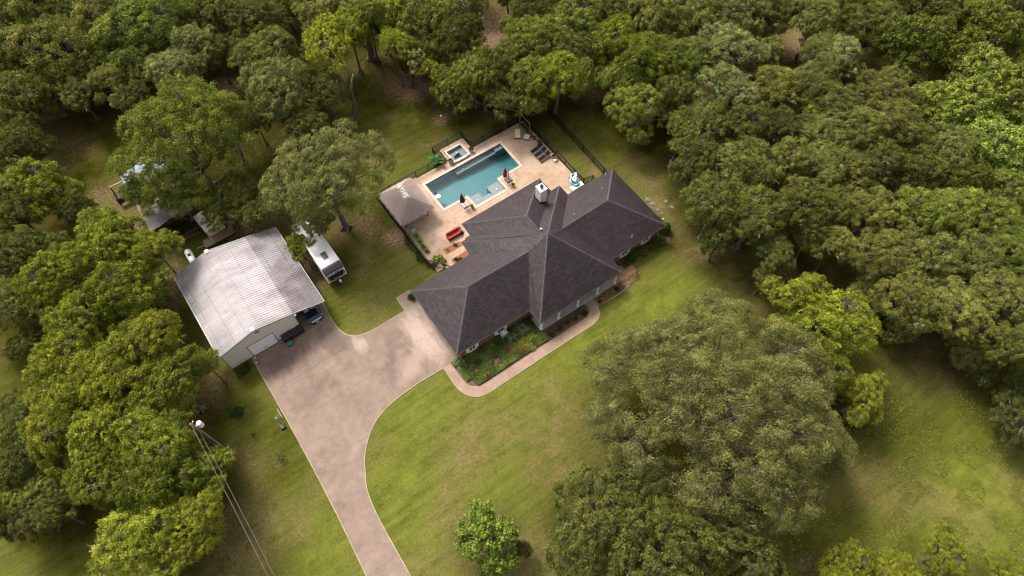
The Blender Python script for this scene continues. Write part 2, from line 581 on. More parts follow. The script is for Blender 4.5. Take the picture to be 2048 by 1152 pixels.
M['sling'] = simple('brown_sling', (0.020, 0.012, 0.012), 0.9, var=0.2, spec=0.1)
M['frame_l'] = simple('bronze_frame', (0.07, 0.0525, 0.049), 0.5, 0.3)
M['stonegrey'] = simple('grey_stone', (0.10, 0.092, 0.094), 0.8)
M['palestone'] = simple('pale_base', (0.336, 0.315, 0.308), 0.8)
M['mulch'] = simple('red_mulch', (0.238, 0.0805, 0.042), 0.95, var=0.4, scale=9)
M['soil'] = simple('brown_mulch', (0.105, 0.0616, 0.042), 0.95, var=0.5, scale=6)
M['pine'] = simple('pine_straw', (0.252, 0.1505, 0.0875), 0.95, var=0.4, scale=5)
M['terracotta'] = simple('dark_glaze', (0.14, 0.042, 0.0245), 0.4)
M['yellowpot'] = simple('yellow_pot', (0.392, 0.336, 0.112), 0.6)
M['floatblue'] = simple('float_light_blue', (0.294, 0.434, 0.546), 0.25, var=0.2, scale=5)
M['floatcyan'] = simple('float_cyan', (0.035, 0.35, 0.42), 0.25)
M['floatnavy'] = simple('float_navy', (0.021, 0.0245, 0.063), 0.3)
M['floatwhite'] = simple('float_white', (0.49, 0.518, 0.56), 0.25)
M['blue'] = simple('pool_blue_plastic', (0.007, 0.042, 0.154), 0.4)
M['carpaint'] = simple('navy_car_paint', (0.021, 0.0294, 0.0595), 0.18, 0.5, var=0.03, spec=0.8)
M['carglass'] = simple('tinted_glass', (0.112, 0.14, 0.133), 0.05, spec=1.0)
M['chrome'] = simple('chrome', (0.42, 0.42, 0.448), 0.2, 0.9)
M['rubber'] = simple('black_rubber', (0.0105, 0.0105, 0.0105), 0.8)
M['lamp'] = simple('lamp_lens', (0.385, 0.399, 0.42), 0.1)
M['binblack'] = simple('black_bin_plastic', (0.0196, 0.0168, 0.0168), 0.45)
M['binteal'] = simple('teal_bin_plastic', (0.007, 0.14, 0.105), 0.45)
M['rvwhite'] = simple('rv_white_gelcoat', (0.62, 0.60, 0.61), 0.4, var=0.03)
M['rvgrey'] = simple('rv_dark_grey', (0.0455, 0.0476, 0.0462), 0.4)
M['rvblack'] = simple('rv_black', (0.007, 0.007, 0.0084), 0.25)
M['rvmid'] = simple('rv_mid_grey', (0.14, 0.133, 0.147), 0.35)
M['tank'] = simple('white_tank_paint', (0.56, 0.553, 0.532), 0.35, var=0.04)
M['palegreen'] = simple('pale_green_plastic', (0.12, 0.13, 0.085), 0.8)
M['red'] = simple('red_metal', (0.294, 0.021, 0.021), 0.5)
M['acgrey'] = simple('ac_casing', (0.385, 0.385, 0.378), 0.5)
M['wire'] = simple('aluminium_wire', (0.28, 0.266, 0.231), 0.5, 0.5)
M['leaf'] = mat_leaf('leaf_mixed')
M['leafglossy'] = mat_leaf('leaf_glossy', 0.2, 0.4)
M['bark'] = mat_bark('oak_bark', (0.055, 0.040, 0.030), (0.16, 0.125, 0.10))
M['barkpale'] = mat_bark('pale_dead_wood', (0.16, 0.13, 0.105), (0.42, 0.37, 0.31))

# ------------------------------------------------------------------ ground
GROUND = {}
def ground():
    def lines(lo, hi, step, extra):
        xs = set(np.round(np.arange(lo, hi + 0.01, step), 3).tolist()) | set(extra)
        return np.array(sorted(xs))
    A = lines(-92, 84, 0.75, [-8.8, -3.8, -0.9, 3.6])
    Bv = lines(-62, 92, 0.75, [8.4, 15.6, 18.6])
    na, nb = len(A), len(Bv)
    AA, BB = np.meshgrid(A, Bv, indexing='ij')
    vs = np.stack([AA.ravel(), BB.ravel(), np.zeros(na * nb)], 1)
    i, j = np.meshgrid(np.arange(na - 1), np.arange(nb - 1), indexing='ij')
    ca = (A[i] + A[i + 1]) / 2
    cb = (Bv[j] + Bv[j + 1]) / 2
    hole = ((ca > -8.8) & (ca < 3.6) & (cb > 8.4) & (cb < 15.6)) | ((ca > -3.8) & (ca < -0.9) & (cb > 15.5) & (cb < 18.6))
    i, j = i[~hole], j[~hole]
    q = np.stack([i * nb + j, (i + 1) * nb + j, (i + 1) * nb + j + 1, i * nb + j + 1], 1)
    # skirt to the horizon
    L = 2500.0
    a0, a1, b0, b1 = A[0], A[-1], Bv[0], Bv[-1]
    ex = np.array([(-L, -L, 0), (L, -L, 0), (L, L, 0), (-L, L, 0)], float)
    n0 = len(vs)
    vs = np.concatenate([vs, ex])
    bot = list(range(0, na * nb, nb))
    top = list(range(nb - 1, na * nb, nb))
    left = list(range(0, nb))
    right = list(range((na - 1) * nb, na * nb))
    faces = q.tolist()
    faces.append([n0, n0 + 1] + bot[::-1])
    faces.append([n0 + 1, n0 + 2] + right[::-1])
    faces.append([n0 + 2, n0 + 3] + top)
    faces.append([n0 + 3, n0] + left)
    me = bpy.data.meshes.new('ground')
    me.from_pydata(vs.tolist(), [], faces)
    me.materials.append(M['ground'])
    at = me.attributes.new('cover', 'FLOAT_COLOR', 'POINT')
    GROUND['vs'] = vs
    GROUND['n0'] = n0
    me.update()
    return struct('ground', me, M['ground'])


def ground_cover_map(me):
    vs, n0 = GROUND['vs'], GROUND['n0']
    # cover: R soil, G dry grass, B shade painted into the turf, A lush
    cov = np.zeros((len(vs), 4))
    W = {'s': 0, 'd': 1, 't': 2, 'l': 3}
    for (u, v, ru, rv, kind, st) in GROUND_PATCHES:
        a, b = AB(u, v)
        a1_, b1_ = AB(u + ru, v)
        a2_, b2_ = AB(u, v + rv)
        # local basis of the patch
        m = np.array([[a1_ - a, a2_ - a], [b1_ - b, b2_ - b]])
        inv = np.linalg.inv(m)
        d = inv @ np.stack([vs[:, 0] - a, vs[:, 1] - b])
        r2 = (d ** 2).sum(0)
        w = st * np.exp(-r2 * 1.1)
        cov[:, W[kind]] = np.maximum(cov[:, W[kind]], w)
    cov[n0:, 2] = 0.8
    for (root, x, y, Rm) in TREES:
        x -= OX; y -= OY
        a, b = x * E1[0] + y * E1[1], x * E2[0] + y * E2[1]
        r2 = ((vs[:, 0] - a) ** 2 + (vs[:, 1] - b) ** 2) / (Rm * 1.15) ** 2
        cov[:, 2] = np.maximum(cov[:, 2], 0.95 * np.exp(-r2 ** 2))  # shade beneath each crown painted into the ground colour
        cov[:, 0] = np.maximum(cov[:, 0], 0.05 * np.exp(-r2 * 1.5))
    at = me.attributes['cover']
    at.data.foreach_set('color', cov.ravel())
    me.update()

GROUND_PATCHES = [  # kind 't' darkens the turf with painted cloud and tree shade
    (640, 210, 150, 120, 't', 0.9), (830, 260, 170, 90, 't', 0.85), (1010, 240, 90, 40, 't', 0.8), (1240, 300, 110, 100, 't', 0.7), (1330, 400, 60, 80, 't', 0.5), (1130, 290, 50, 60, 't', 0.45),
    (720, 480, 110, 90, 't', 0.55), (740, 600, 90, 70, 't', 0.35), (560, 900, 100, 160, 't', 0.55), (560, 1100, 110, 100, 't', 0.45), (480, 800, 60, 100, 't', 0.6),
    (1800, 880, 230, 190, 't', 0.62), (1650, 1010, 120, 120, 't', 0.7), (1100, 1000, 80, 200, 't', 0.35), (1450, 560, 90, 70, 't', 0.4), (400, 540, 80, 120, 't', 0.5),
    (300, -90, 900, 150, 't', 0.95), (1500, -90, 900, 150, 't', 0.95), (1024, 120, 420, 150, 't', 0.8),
    # shade painted into the turf behind the house and beneath the woods
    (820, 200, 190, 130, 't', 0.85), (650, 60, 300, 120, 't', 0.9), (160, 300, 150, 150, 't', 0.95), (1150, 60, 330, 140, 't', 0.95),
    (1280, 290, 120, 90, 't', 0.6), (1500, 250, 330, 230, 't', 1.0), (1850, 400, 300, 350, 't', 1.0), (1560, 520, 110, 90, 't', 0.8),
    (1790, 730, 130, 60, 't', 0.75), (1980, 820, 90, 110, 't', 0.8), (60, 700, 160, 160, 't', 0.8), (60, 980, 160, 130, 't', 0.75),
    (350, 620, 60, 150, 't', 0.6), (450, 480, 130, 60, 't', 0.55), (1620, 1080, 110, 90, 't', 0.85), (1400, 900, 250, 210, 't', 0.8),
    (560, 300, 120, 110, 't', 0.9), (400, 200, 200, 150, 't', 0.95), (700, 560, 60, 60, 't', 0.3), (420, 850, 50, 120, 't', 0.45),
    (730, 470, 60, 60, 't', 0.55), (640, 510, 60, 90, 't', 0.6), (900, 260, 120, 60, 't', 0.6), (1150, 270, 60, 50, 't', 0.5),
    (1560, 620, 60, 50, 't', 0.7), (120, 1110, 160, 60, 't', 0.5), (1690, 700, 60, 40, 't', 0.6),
    # bare soil
    (822, 172, 50, 24, 's', 1.3), (788, 178, 20, 10, 's', 0.8), (985, 60, 40, 45, 's', 1.0), (882, 238, 16, 10, 's', 0.9), (792, 474, 26, 16, 's', 1.0),
    (735, 450, 26, 30, 's', 0.4), (80, 320, 50, 24, 's', 0.3), (130, 290, 50, 30, 's', 0.25), (200, 400, 40, 30, 's', 0.4),
    (265, 455, 20, 20, 's', 0.9), (250, 390, 25, 25, 's', 0.55), (500, 455, 30, 26, 's', 0.8), (450, 180, 34, 22, 's', 0.9),
    (620, 540, 14, 60, 's', 0.95), (640, 560, 12, 26, 's', 0.6), (450, 470, 40, 14, 's', 0.5), (520, 430, 30, 20, 's', 0.6),
    (1250, 545, 18, 34, 's', 0.7), (1560, 270, 30, 14, 's', 0.8), (1690, 200, 10, 30, 's', 0.7), (1790, 390, 25, 20, 's', 0.8), (1600, 90, 40, 30, 's', 0.7),
    (1565, 550, 30, 20, 's', 0.5), (545, 915, 8, 6, 's', 0.5), (562, 922, 10, 7, 's', 0.5), (1610, 1130, 26, 20, 's', 0.55),
    (1710, 490, 25, 25, 's', 0.7), (420, 760, 30, 60, 's', 0.35), (1000, 235, 40, 12, 's', 0.45), (350, 600, 16, 120, 's', 0.45), (1190, 190, 30, 20, 's', 0.5),
    # dry tan patches
    (940, 890, 60, 60, 'd', 0.55), (1000, 850, 80, 50, 'd', 0.38), (905, 1010, 40, 50, 'd', 0.5), (1100, 900, 60, 100, 'd', 0.42), (1060, 1090, 50, 60, 'd', 0.5),
    (1130, 800, 60, 40, 'd', 0.3), (520, 1040, 60, 60, 'd', 0.6), (480, 1120, 60, 40, 'd', 0.5), (600, 1060, 30, 30, 'd', 0.4), (500, 920, 26, 30, 'd', 0.5),
    (460, 910, 16, 24, 'd', 0.6), (540, 1100, 22, 20, 'd', 0.5), (1190, 350, 24, 20, 'd', 0.8), (1120, 255, 24, 16, 'd', 0.5), (1320, 408, 30, 14, 'd', 0.7), (1290, 350, 30, 18, 'd', 0.2),
    (730, 530, 30, 34, 'd', 0.45), (710, 600, 30, 30, 'd', 0.2), (770, 560, 20, 20, 'd', 0.3), (1400, 510, 34, 24, 'd', 0.35), (1470, 560, 50, 40, 'd', 0.35),
    (1800, 1000, 110, 50, 'd', 0.25), (1750, 950, 60, 50, 'd', 0.3), (1850, 760, 120, 30, 'd', 0.25), (110, 230, 40, 20, 'd', 0.3),
    (300, 1090, 20, 40, 'd', 0.4), (90, 860, 20, 30, 'd', 0.5), (760, 330, 20, 12, 'd', 0.6), (960, 262, 14, 8, 'd', 0.6), (760, 300, 60, 30, 'd', 0.3), (850, 290, 70, 30, 'd', 0.2),
    # lush bright turf
    (1000, 720, 190, 100, 'l', 0.50), (1150, 700, 120, 70, 'l', 0.6), (1350, 620, 130, 60, 'l', 0.55), (900, 830, 100, 60, 'l', 0.35), (640, 1090, 50, 80, 'l', 0.5),
    (1950, 980, 110, 130, 'l', 0.75), (1900, 1100, 120, 60, 'l', 0.55), (800, 960, 60, 90, 'l', 0.35), (740, 640, 50, 40, 'l', 0.3), (700, 1110, 50, 60, 'l', 0.3),
    (1640, 1040, 60, 60, 'l', 0.4), (430, 500, 40, 30, 'l', 0.4), (960, 1000, 120, 60, 'l', 0.2), (860, 1100, 60, 60, 'l', 0.3),
]
ground_obj = ground()

def lerp_poly(pts, n=6):
    """Catmull-Rom smoothing of an open line"""
    out = []
    P = [pts[0]] + list(pts) + [pts[-1]]
    for i in range(1, len(P) - 2):
        p0, p1, p2, p3 = [np.array(P[k], float) for k in (i - 1, i, i + 1, i + 2)]
        for k in range(n):
            t = k / n
            out.append(tuple(0.5 * ((2 * p1) + (-p0 + p2) * t + (2 * p0 - 5 * p1 + 4 * p2 - p3) * t * t + (-p0 + 3 * p1 - 3 * p2 + p3) * t ** 3)))
    out.append(tuple(pts[-1]))
    return out

def clip_half(poly, nx, ny, d):
    """keep the side where nx*x + ny*y <= d"""
    out = []
    n = len(poly)
    for i in range(n):
        p, q = poly[i], poly[(i + 1) % n]
        fp = nx * p[0] + ny * p[1] - d
        fq = nx * q[0] + ny * q[1] - d
        if fp <= 0:
            out.append(p)
        if (fp < 0 < fq) or (fq < 0 < fp):
            t = fp / (fp - fq)
            out.append((p[0] + (q[0] - p[0]) * t, p[1] + (q[1] - p[1]) * t))
    return out

def band(line, w, side=1):
    """polygon strip of width w beside an open line"""
    L = [np.array(p, float) for p in line]
    off = []
    for i, p in enumerate(L):
        d = (L[min(i + 1, len(L) - 1)] - L[max(i - 1, 0)])
        d /= np.linalg.norm(d)
        off.append(p + side * w * np.array([-d[1], d[0]]))
    return L, off

def strip(line, w, z0, z1, side=1):
    g = B()
    L, O = band(line, w, side)
    for i in range(len(L) - 1):
        q = [tuple(L[i]), tuple(L[i + 1]), tuple(O[i + 1]), tuple(O[i])]
        if side < 0:
            q = q[::-1]
        g.prism(q, z0, z1)
    return g

# ------------------------------------------------------------------ driveway
curve = lerp_poly([(-20.3, -7.5), (-22.6, -7.38), (-24.3, -7.38), (-26.42, -7.5), (-28.3, -7.85), (-29.95, -8.5), (-31.4, -9.6), (-32.56, -10.9), (-33.45, -12.5), (-34.2, -14.2), (-34.6, -16.5), (-34.75, -19.0), (-34.9, -24.0), (-35.1, -30), (-35.6, -60)], 4)
left = [(-39.6, -60), (-38.6, -30), (-38.3, -21.5), (-37.85, -15.0), (-37.6, -9.2), (-37.47, -3.1), (-37.44, -0.6), (-37.4, 6.1)]
topc = lerp_poly([(-27.55, 12.0), (-27.65, 8.5), (-27.8, 5.4), (-27.75, 3.6), (-27.2, 2.2), (-26.1, 1.45), (-24.6, 1.12), (-22.4, 1.10), (-20.25, 1.10)], 4)
outline = left + [(-31.0, 6.1), (-31.0, 12.0)] + topc + [(-20.15, 3.15), (-18.3, 3.15), (-18.3, -7.45)] + curve
drv = struct('driveway', B().prism([(x, y) for x, y in [(-38.2, -19), (-34.9, -19), (-34.9, -18.9), (-38.2, -18.9)]], -0.10, -0.02), M['soil'])
base_poly = [(p[0], p[1]) for p in outline]
cells = []
rows = [(-60, -21.5), (-21.5, -15.1), (-15.1, -9.35), (-9.35, -3.55), (-3.55, 1.1), (1.1, 12.5)]
colsx = [(-41, -32.6), (-32.6, -26.4), (-26.4, -18)]
gp = 0.007
for (b0, b1) in rows:
    for (a0, a1) in colsx:
        if b1 <= -9 and a0 > -33:
            continue
        A0, A1 = (a0, a1)
        if b1 <= -9.3:
            A0, A1 = -41, -26.4
        p = clip_half(base_poly, 0, -1, -(b0 + gp))
        p = clip_half(p, 0, 1, b1 - gp) if p else p
        p = clip_half(p, -1, 0, -(A0 + gp)) if p else p
        p = clip_half(p, 1, 0, A1 - gp) if p else p
        if len(p) > 2:
            # drop repeated points
            qs = [p[0]]
            for k in p[1:]:
                if math.dist(k, qs[-1]) > 0.01:
                    qs.append(k)
            if math.dist(qs[0], qs[-1]) < 0.01:
                qs.pop()
            part('concrete_slab', B().prism(qs, -0.08, 0.040 + RS.uniform(-0.003, 0.003)), M['drive'], drv)
part('pale_edging', strip(curve, 0.11, -0.05, 0.052, 1), M['edge'], drv, kind='stuff')
part('pale_edging', strip(left, 0.11, -0.05, 0.052, 1), M['edge'], drv, kind='stuff')
part('pale_edging', strip(topc + [(-20.15, 1.12), (-20.15, 3.15), (-18.3, 3.15)], 0.11, -0.05, 0.052, 1), M['edge'], drv, kind='stuff')
for (p, q) in (((-37.4, -3.3), (-26.5, -3.72)), ((-26.42, 1.0), (-26.42, -7.3)), ((-37.5, -9.35), (-31.3, -9.35)), ((-37.7, -15.1), (-34.5, -15.1))):
    part('joint_filler', strip([p, q], 0.03, -0.02, 0.049), M['walk'], drv)

# ------------------------------------------------------------------ front walk
wout = [(-20.42, -7.5), (-20.5, -9.6)] + lerp_poly([(-20.5, -9.6), (-20.42, -10.7), (-20.1, -11.6), (-19.5, -12.35), (-18.6, -12.8), (-17.4, -12.92)], 3) + [(-13, -12.95), (-9.0, -13.0)] + lerp_poly([(-4.2, -13.08), (-3.0, -13.05), (-2.15, -12.72), (-1.6, -12.05), (-1.38, -11.2), (-1.36, -10.42)], 3)
win = [(-19.45, -7.5), (-19.45, -9.6)] + lerp_poly([(-19.45, -9.6), (-19.4, -10.4), (-19.15, -11.0), (-18.75, -11.4), (-18.2, -11.68), (-17.2, -11.78)], 3) + [(-13, -11.82), (-9.0, -11.88)] + lerp_poly([(-4.2, -11.95), (-3.4, -11.95), (-2.85, -11.72), (-2.55, -11.4), (-2.45, -11.0), (-2.46, -10.42)], 3)
walk = struct('front_path', B().box((-14, -12.4, -0.05), (1, 0.5, 0.02)), M['soil'])
nseg = len(wout)
k = 0
idx = 0
while idx < nseg - 1:
    # straight stretches are one flag each, bends follow in small runs
    j = min(idx + (1 if math.dist(wout[idx], wout[idx + 1]) > 1.5 else 4), nseg - 1)
    if j > idx:
        n_sub = max(1, int(round(math.dist(wout[idx], wout[j]) / 1.6))) if j == idx + 1 else 1
        for s_ in range(n_sub):
            if j == idx + 1:
                def at(L, t): return (L[idx][0] + (L[j][0] - L[idx][0]) * t, L[idx][1] + (L[j][1] - L[idx][1]) * t)
                t0, t1 = s_ / n_sub, (s_ + 1) / n_sub
                dl = 0.012 / max(0.3, math.dist(wout[idx], wout[j]))
                poly = [at(wout, t0 + dl), at(wout, t1 - dl), at(win, t1 - dl), at(win, t0 + dl)]
            else:
                poly = wout[idx:j + 1] + win[idx:j + 1][::-1]
            part('path_slab', B().prism(poly, -0.05, 0.045 + RS.uniform(-0.002, 0.002)), M['walk'], walk)
    idx = j
part('path_edging', strip(wout, 0.07, -0.05, 0.052, -1), M['edge'], walk, kind='stuff')

# planting beds
struct('garden_bed', B().prism([(-19.4, -7.55)] + [p for p in win[1:] if p[0] < -8.9] + [(-8.75, -11.88), (-8.75, -7.7)], -0.05, 0.035), M['soil'])
struct('porch_bed', B().prism([(-8.72, -11.86), (-4.2, -11.92), (-3.4, -11.9), (-2.9, -11.68), (-2.6, -11.3), (-2.5, -10.4), (-8.72, -10.36)], -0.05, 0.03), M['soil'])
east_edge = lerp_poly([(-1.3, -11.7), (0.6, -11.9), (2.5, -11.82), (4.0, -11.5), (5.1, -10.95), (5.55, -10.2), (5.5, -9.6), (5.0, -9.05)], 3)
struct('pine_straw_bed', B().prism([(-1.3, -10.4)] + east_edge + [(2.5, -8.6), (2.4, -10.4)], -0.05, 0.028), M['pine'])
struct('shrub_bed', B().prism([(2.6, -8.2), (5.0, -9.1), (8.0, -9.6), (11.3, -9.9), (12.2, -9.3), (12.4, -7.6), (12.2, -3.0), (11.0, -2.8), (11.0, -8.1)], -0.05, 0.022), M['soil'])

# ------------------------------------------------------------------ patio and pool
patio = struct('patio', B(), M['patio'])
PZ = 0.07
# patio surface cut into rectangles round the pool and spa openings (patio frame = site frame)
rects = [(-14.3, -8.9, 3.3, 17.05), (-13.2, -9.8, 1.15, 3.3), (3.75, 8.2, 1.25, 16.72), (-8.9, -3.68, 15.66, 16.80), (-0.96, 3.75, 15.66, 16.80), (-3.68, -0.96, 15.66, 15.88),
         (-8.9, -5.35, 8.3, 10.4), (0.0, 3.75, 8.3, 10.4), (-8.9, 3.75, 5.4, 8.3), (-3.92, -0.2, 18.30, 19.0), (-3.92, -3.68, 16.80, 18.30), (-0.96, -0.2, 16.80, 18.30), (2.4, 3.75, 3.0, 5.4)]
for (a0, a1, b0, b1) in rects:
    nx = max(1, int(round((a1 - a0) / 3.2)))
    ny = max(1, int(round((b1 - b0) / 3.2)))
    for ix in range(nx):
        for iy in range(ny):
            x0, x1 = a0 + (a1 - a0) * ix / nx, a0 + (a1 - a0) * (ix + 1) / nx
            y0, y1 = b0 + (b1 - b0) * iy / ny, b0 + (b1 - b0) * (iy + 1) / ny
            part('patio_slab', B().prism([(x0, y0), (x1, y0), (x1, y1), (x0, y1)], -0.1, PZ), M['patio'], patio)

# pool basin
pool_out = [(-8.55, 10.68), (-5.0, 10.62), (-5.0, 8.62), (-0.36, 8.60), (-0.36, 10.62), (3.35, 10.66), (3.40, 15.30), (-8.55, 15.30)]
pool = struct('pool_basin', B(), M['plaster'])
def wall_ring(poly, z0, z1, t):
    """wall of thickness t outside the polygon (counter-clockwise)"""
    g = B()
    n = len(poly)
    outp = offset_poly(poly, t)
    for i in range(n):
        j = (i + 1) % n
        g.prism([poly[i], poly[j], outp[j], outp[i]][::-1], z0, z1)
    return g
def offset_poly(poly, t):
    n = len(poly)
    out = []
    area = sum(poly[i][0] * poly[(i + 1) % n][1] - poly[(i + 1) % n][0] * poly[i][1] for i in range(n))
    sg = 1 if area > 0 else -1
    for i in range(n):
        p0, p1, p2 = [np.array(poly[k % n], float) for k in (i - 1, i, i + 1)]
        d1 = (p1 - p0) / np.linalg.norm(p1 - p0)
        d2 = (p2 - p1) / np.linalg.norm(p2 - p1)
        n1 = sg * np.array([d1[1], -d1[0]])
        n2 = sg * np.array([d2[1], -d2[0]])
        m = n1 + n2
        m = m / max(0.2, m @ n1)
        out.append(tuple(p1 + m * t))
    return out
part('basin_wall', wall_ring(pool_out, -2.0, 0.0, 0.12), M['plaster'], pool)
fl = B()
fl.add([(-8.7, 8.5, -1.25), (-3, 8.5, -1.35), (3.5, 8.5, -1.75), (3.5, 15.45, -1.75), (-3, 15.45, -1.35), (-8.7, 15.45, -1.25)], [(0, 1, 4, 5), (1, 2, 3, 4)])
part('basin_floor', fl, M['plaster'], pool)
part('tanning_shelf', B().prism([(-4.995, 8.63), (-3.45, 8.63), (-3.45, 10.38), (-4.995, 10.38)], -1.6, -0.22), M['shelf'], pool)
part('tanning_shelf', B().prism([(-2.15, 8.63), (-0.365, 8.63), (-0.365, 10.42), (-2.15, 10.42)], -1.6, -0.22), M['shelf'], pool)
part('step', B().prism([(-3.45, 8.63), (-2.15, 8.63), (-2.15, 9.15), (-3.45, 9.15)], -1.6, -0.24), M['shelf'], pool)
part('step', B().prism([(-3.45, 9.15), (-2.15, 9.15), (-2.15, 9.5), (-3.45, 9.5)], -1.6, -0.45), M['plaster'], pool)
part('step', B().prism([(-3.45, 9.5), (-2.15, 9.5), (-2.15, 9.85), (-3.45, 9.85)], -1.6, -0.75), M['plaster'], pool)
part('bench_ledge', B().prism([(-4.0, 14.62), (2.2, 14.62), (2.2, 15.295), (-4.0, 15.295)], -1.7, -0.50), M['shelf'], pool)
part('bench_ledge', B().prism([(2.2, 14.62), (3.38, 14.62), (3.38, 15.295), (2.2, 15.295)], -1.7, -0.27), M['shelf'], pool)
for (x, y) in ((-4.2, 9.45), (-1.25, 9.5)):
    part('fountain_nozzle', B().lathe([(0.09, -0.22), (0.09, -0.20), (0.03, -0.19)], 10, (x, y, 0)), M['white'], pool)
part('drain_light', B().lathe([(0.10, -0.42), (0.09, -0.40)], 10, (-2.9, 14.9, 0)), M['white'], pool)
for i in range(len(pool_out)):
    j = (i + 1) % len(pool_out)
    op = offset_poly(pool_out, 0.33)
    ip = offset_poly(pool_out, -0.03)
    quad = [ip[i], ip[j], op[j], op[i]]
    L_ = math.dist(ip[i], ip[j])
    ns = max(1, int(L_ / 1.2))
    for s_ in range(ns):
        t0, t1 = s_ / ns, (s_ + 1) / ns
        e = 0.004 / L_
        f = lambda A_, B_, t: (A_[0] + (B_[0] - A_[0]) * t, A_[1] + (B_[1] - A_[1]) * t)
        part('coping_stone', B().prism([f(ip[i], ip[j], t0 + e), f(ip[i], ip[j], t1 - e), f(op[i], op[j], t1 - e), f(op[i], op[j], t0 + e)][::-1], -0.06, PZ + 0.035), M['coping'], pool)
struct('pool_water', B().prism(offset_poly(pool_out, -0.002), -1.9, -0.07), M['water'])

# spa
spa_in = [(-3.40, 16.15), (-1.25, 16.15), (-1.25, 18.02), (-3.40, 18.02)]
spa = thing('spa_tub', 'small square raised spa tub with pale stone rim beside the pool', 'hot tub', -2.3, 17.0)
def rel(poly, c):
    return [(x - c[0], y - c[1]) for x, y in poly]
c0 = (-2.3, 17.0)
si = rel(spa_in, c0)
part('rim', wall_ring(si, -0.9, 0.36, 0.26), M['coping'], spa)
part('shell_floor', B().prism(offset_poly(si, 0.05), -0.95, -0.60), M['plaster'], spa)
w = rel([(-2.98, 16.25), (-1.95, 16.25), (-1.95, 17.28), (-2.98, 17.28)], c0)
part('seat_bench', B().prism([si[0], (w[0][0], si[0][1]), (w[3][0], si[3][1]), si[3]], -0.7, -0.08), M['shelf'], spa)
part('seat_bench', B().prism([(w[1][0], si[0][1]), si[1], si[2], (w[2][0], si[2][1])], -0.7, -0.08), M['shelf'], spa)
part('seat_bench', B().prism([w[3], w[2], (w[2][0], si[2][1]), (w[3][0], si[3][1])], -0.7, -0.08), M['shelf'], spa)
part('spill_lip', B().box((0.0, -1.12, 0.30), (1.5, 0.16, 0.10)), M['coping'], spa)
arc = [(-0.75 + 0.85 * math.cos(t) * 0.9, 0.35 + 0.42 * math.sin(t), 0.24) for t in np.linspace(-2.6, 0.3, 12)]
part('floating_hose', B().tube(arc, 0.03, 6), M['creamwhite'], spa)
tag(single('spa_water', B().prism(offset_poly(si, -0.002), -0.60, 0.22), M['spawater'], None, None, -2.3, 17.0), kind='structure')
for i, (a, b, l) in enumerate(((-0.58, 16.3, 'black square fire bowl at the right corner of the spa'), (-3.88, 16.28, 'black square fire bowl at the left corner of the spa'))):
    t = thing('fire_bowl', l, 'fire bowl', a, b, 0.07, 0, 'black fire bowls beside the spa')
    part('pedestal', B().box((0, 0, 0.22), (0.42, 0.42, 0.44)), M['coping'], t)
    part('bowl', B().add([(-.3, -.3, .62), (.3, -.3, .62), (.3, .3, .62), (-.3, .3, .62), (-.2, -.2, .44), (.2, -.2, .44), (.2, .2, .44), (-.2, .2, .44), (-.24, -.24, .62), (.24, -.24, .62), (.24, .24, .62), (-.24, .24, .62), (-.17, -.17, .52), (.17, -.17, .52), (.17, .17, .52), (-.17, .17, .52)],
         [(7, 6, 5, 4), (0, 4, 5, 1), (1, 5, 6, 2), (2, 6, 7, 3), (3, 7, 4, 0), (0, 1, 9, 8), (1, 2, 10, 9), (2, 3, 11, 10), (3, 0, 8, 11), (8, 9, 13, 12), (9, 10, 14, 13), (10, 11, 15, 14), (11, 8, 12, 15), (12, 13, 14, 15)]), M['darkmetal'], t)
# ------------------------------------------------------------------ house
EZ = 2.7
def apx(u, v, z):
    a, b = AB(u, v, z)
    return (a, b, z)
R = {0: (-18.75, 1.58), 1: (-18.78, -8.12), 2: (-9.12, -8.38), 3: (-9.1, -10.42), 4: (2.56, -10.66), 5: (2.84, -8.62), 6: (11.25, -8.78), 7: (11.40, 1.66),
     8: (4.30, 1.80), 9: (4.28, 3.48), 10: (2.94, 3.48), 11: (2.90, 5.84), 12: (-8.84, 5.86), 13: (-8.95, 3.74), 14: (-10.35, 3.72), 15: (-10.48, 1.68)}
RV_ = {'R%d' % k: (p[0], p[1], EZ) for k, p in R.items()}
RV_.update(G=apx(936.5, 572.5, 6.0), M=apx(1057, 503, 6.0), Q=apx(1040, 474, 6.05), K=apx(1096, 466.5, 7.7), V=apx(1076.5, 458.5, 6.6), P=apx(1053.4, 431, 6.6), N=apx(1124, 457.5, 6.1), E=apx(1215.8, 400, 6.1))
house = thing('house', 'large brick house with dark shingled hip roofs and white chimney beside the pool', 'house', 0, 0)
FACES = ['R1 R2 M G', 'R0 R1 G', 'R15 R0 G M', 'R14 R15 M Q', 'R2 R3 K Q M', 'R13 R14 Q K V', 'R12 R13 V P', 'R11 R12 P', 'R10 R11 P V', 'R9 R10 V K', 'R8 R9 K N', 'R7 R8 N E', 'R6 R7 E', 'R5 R6 E N', 'R4 R5 N K', 'R3 R4 K']
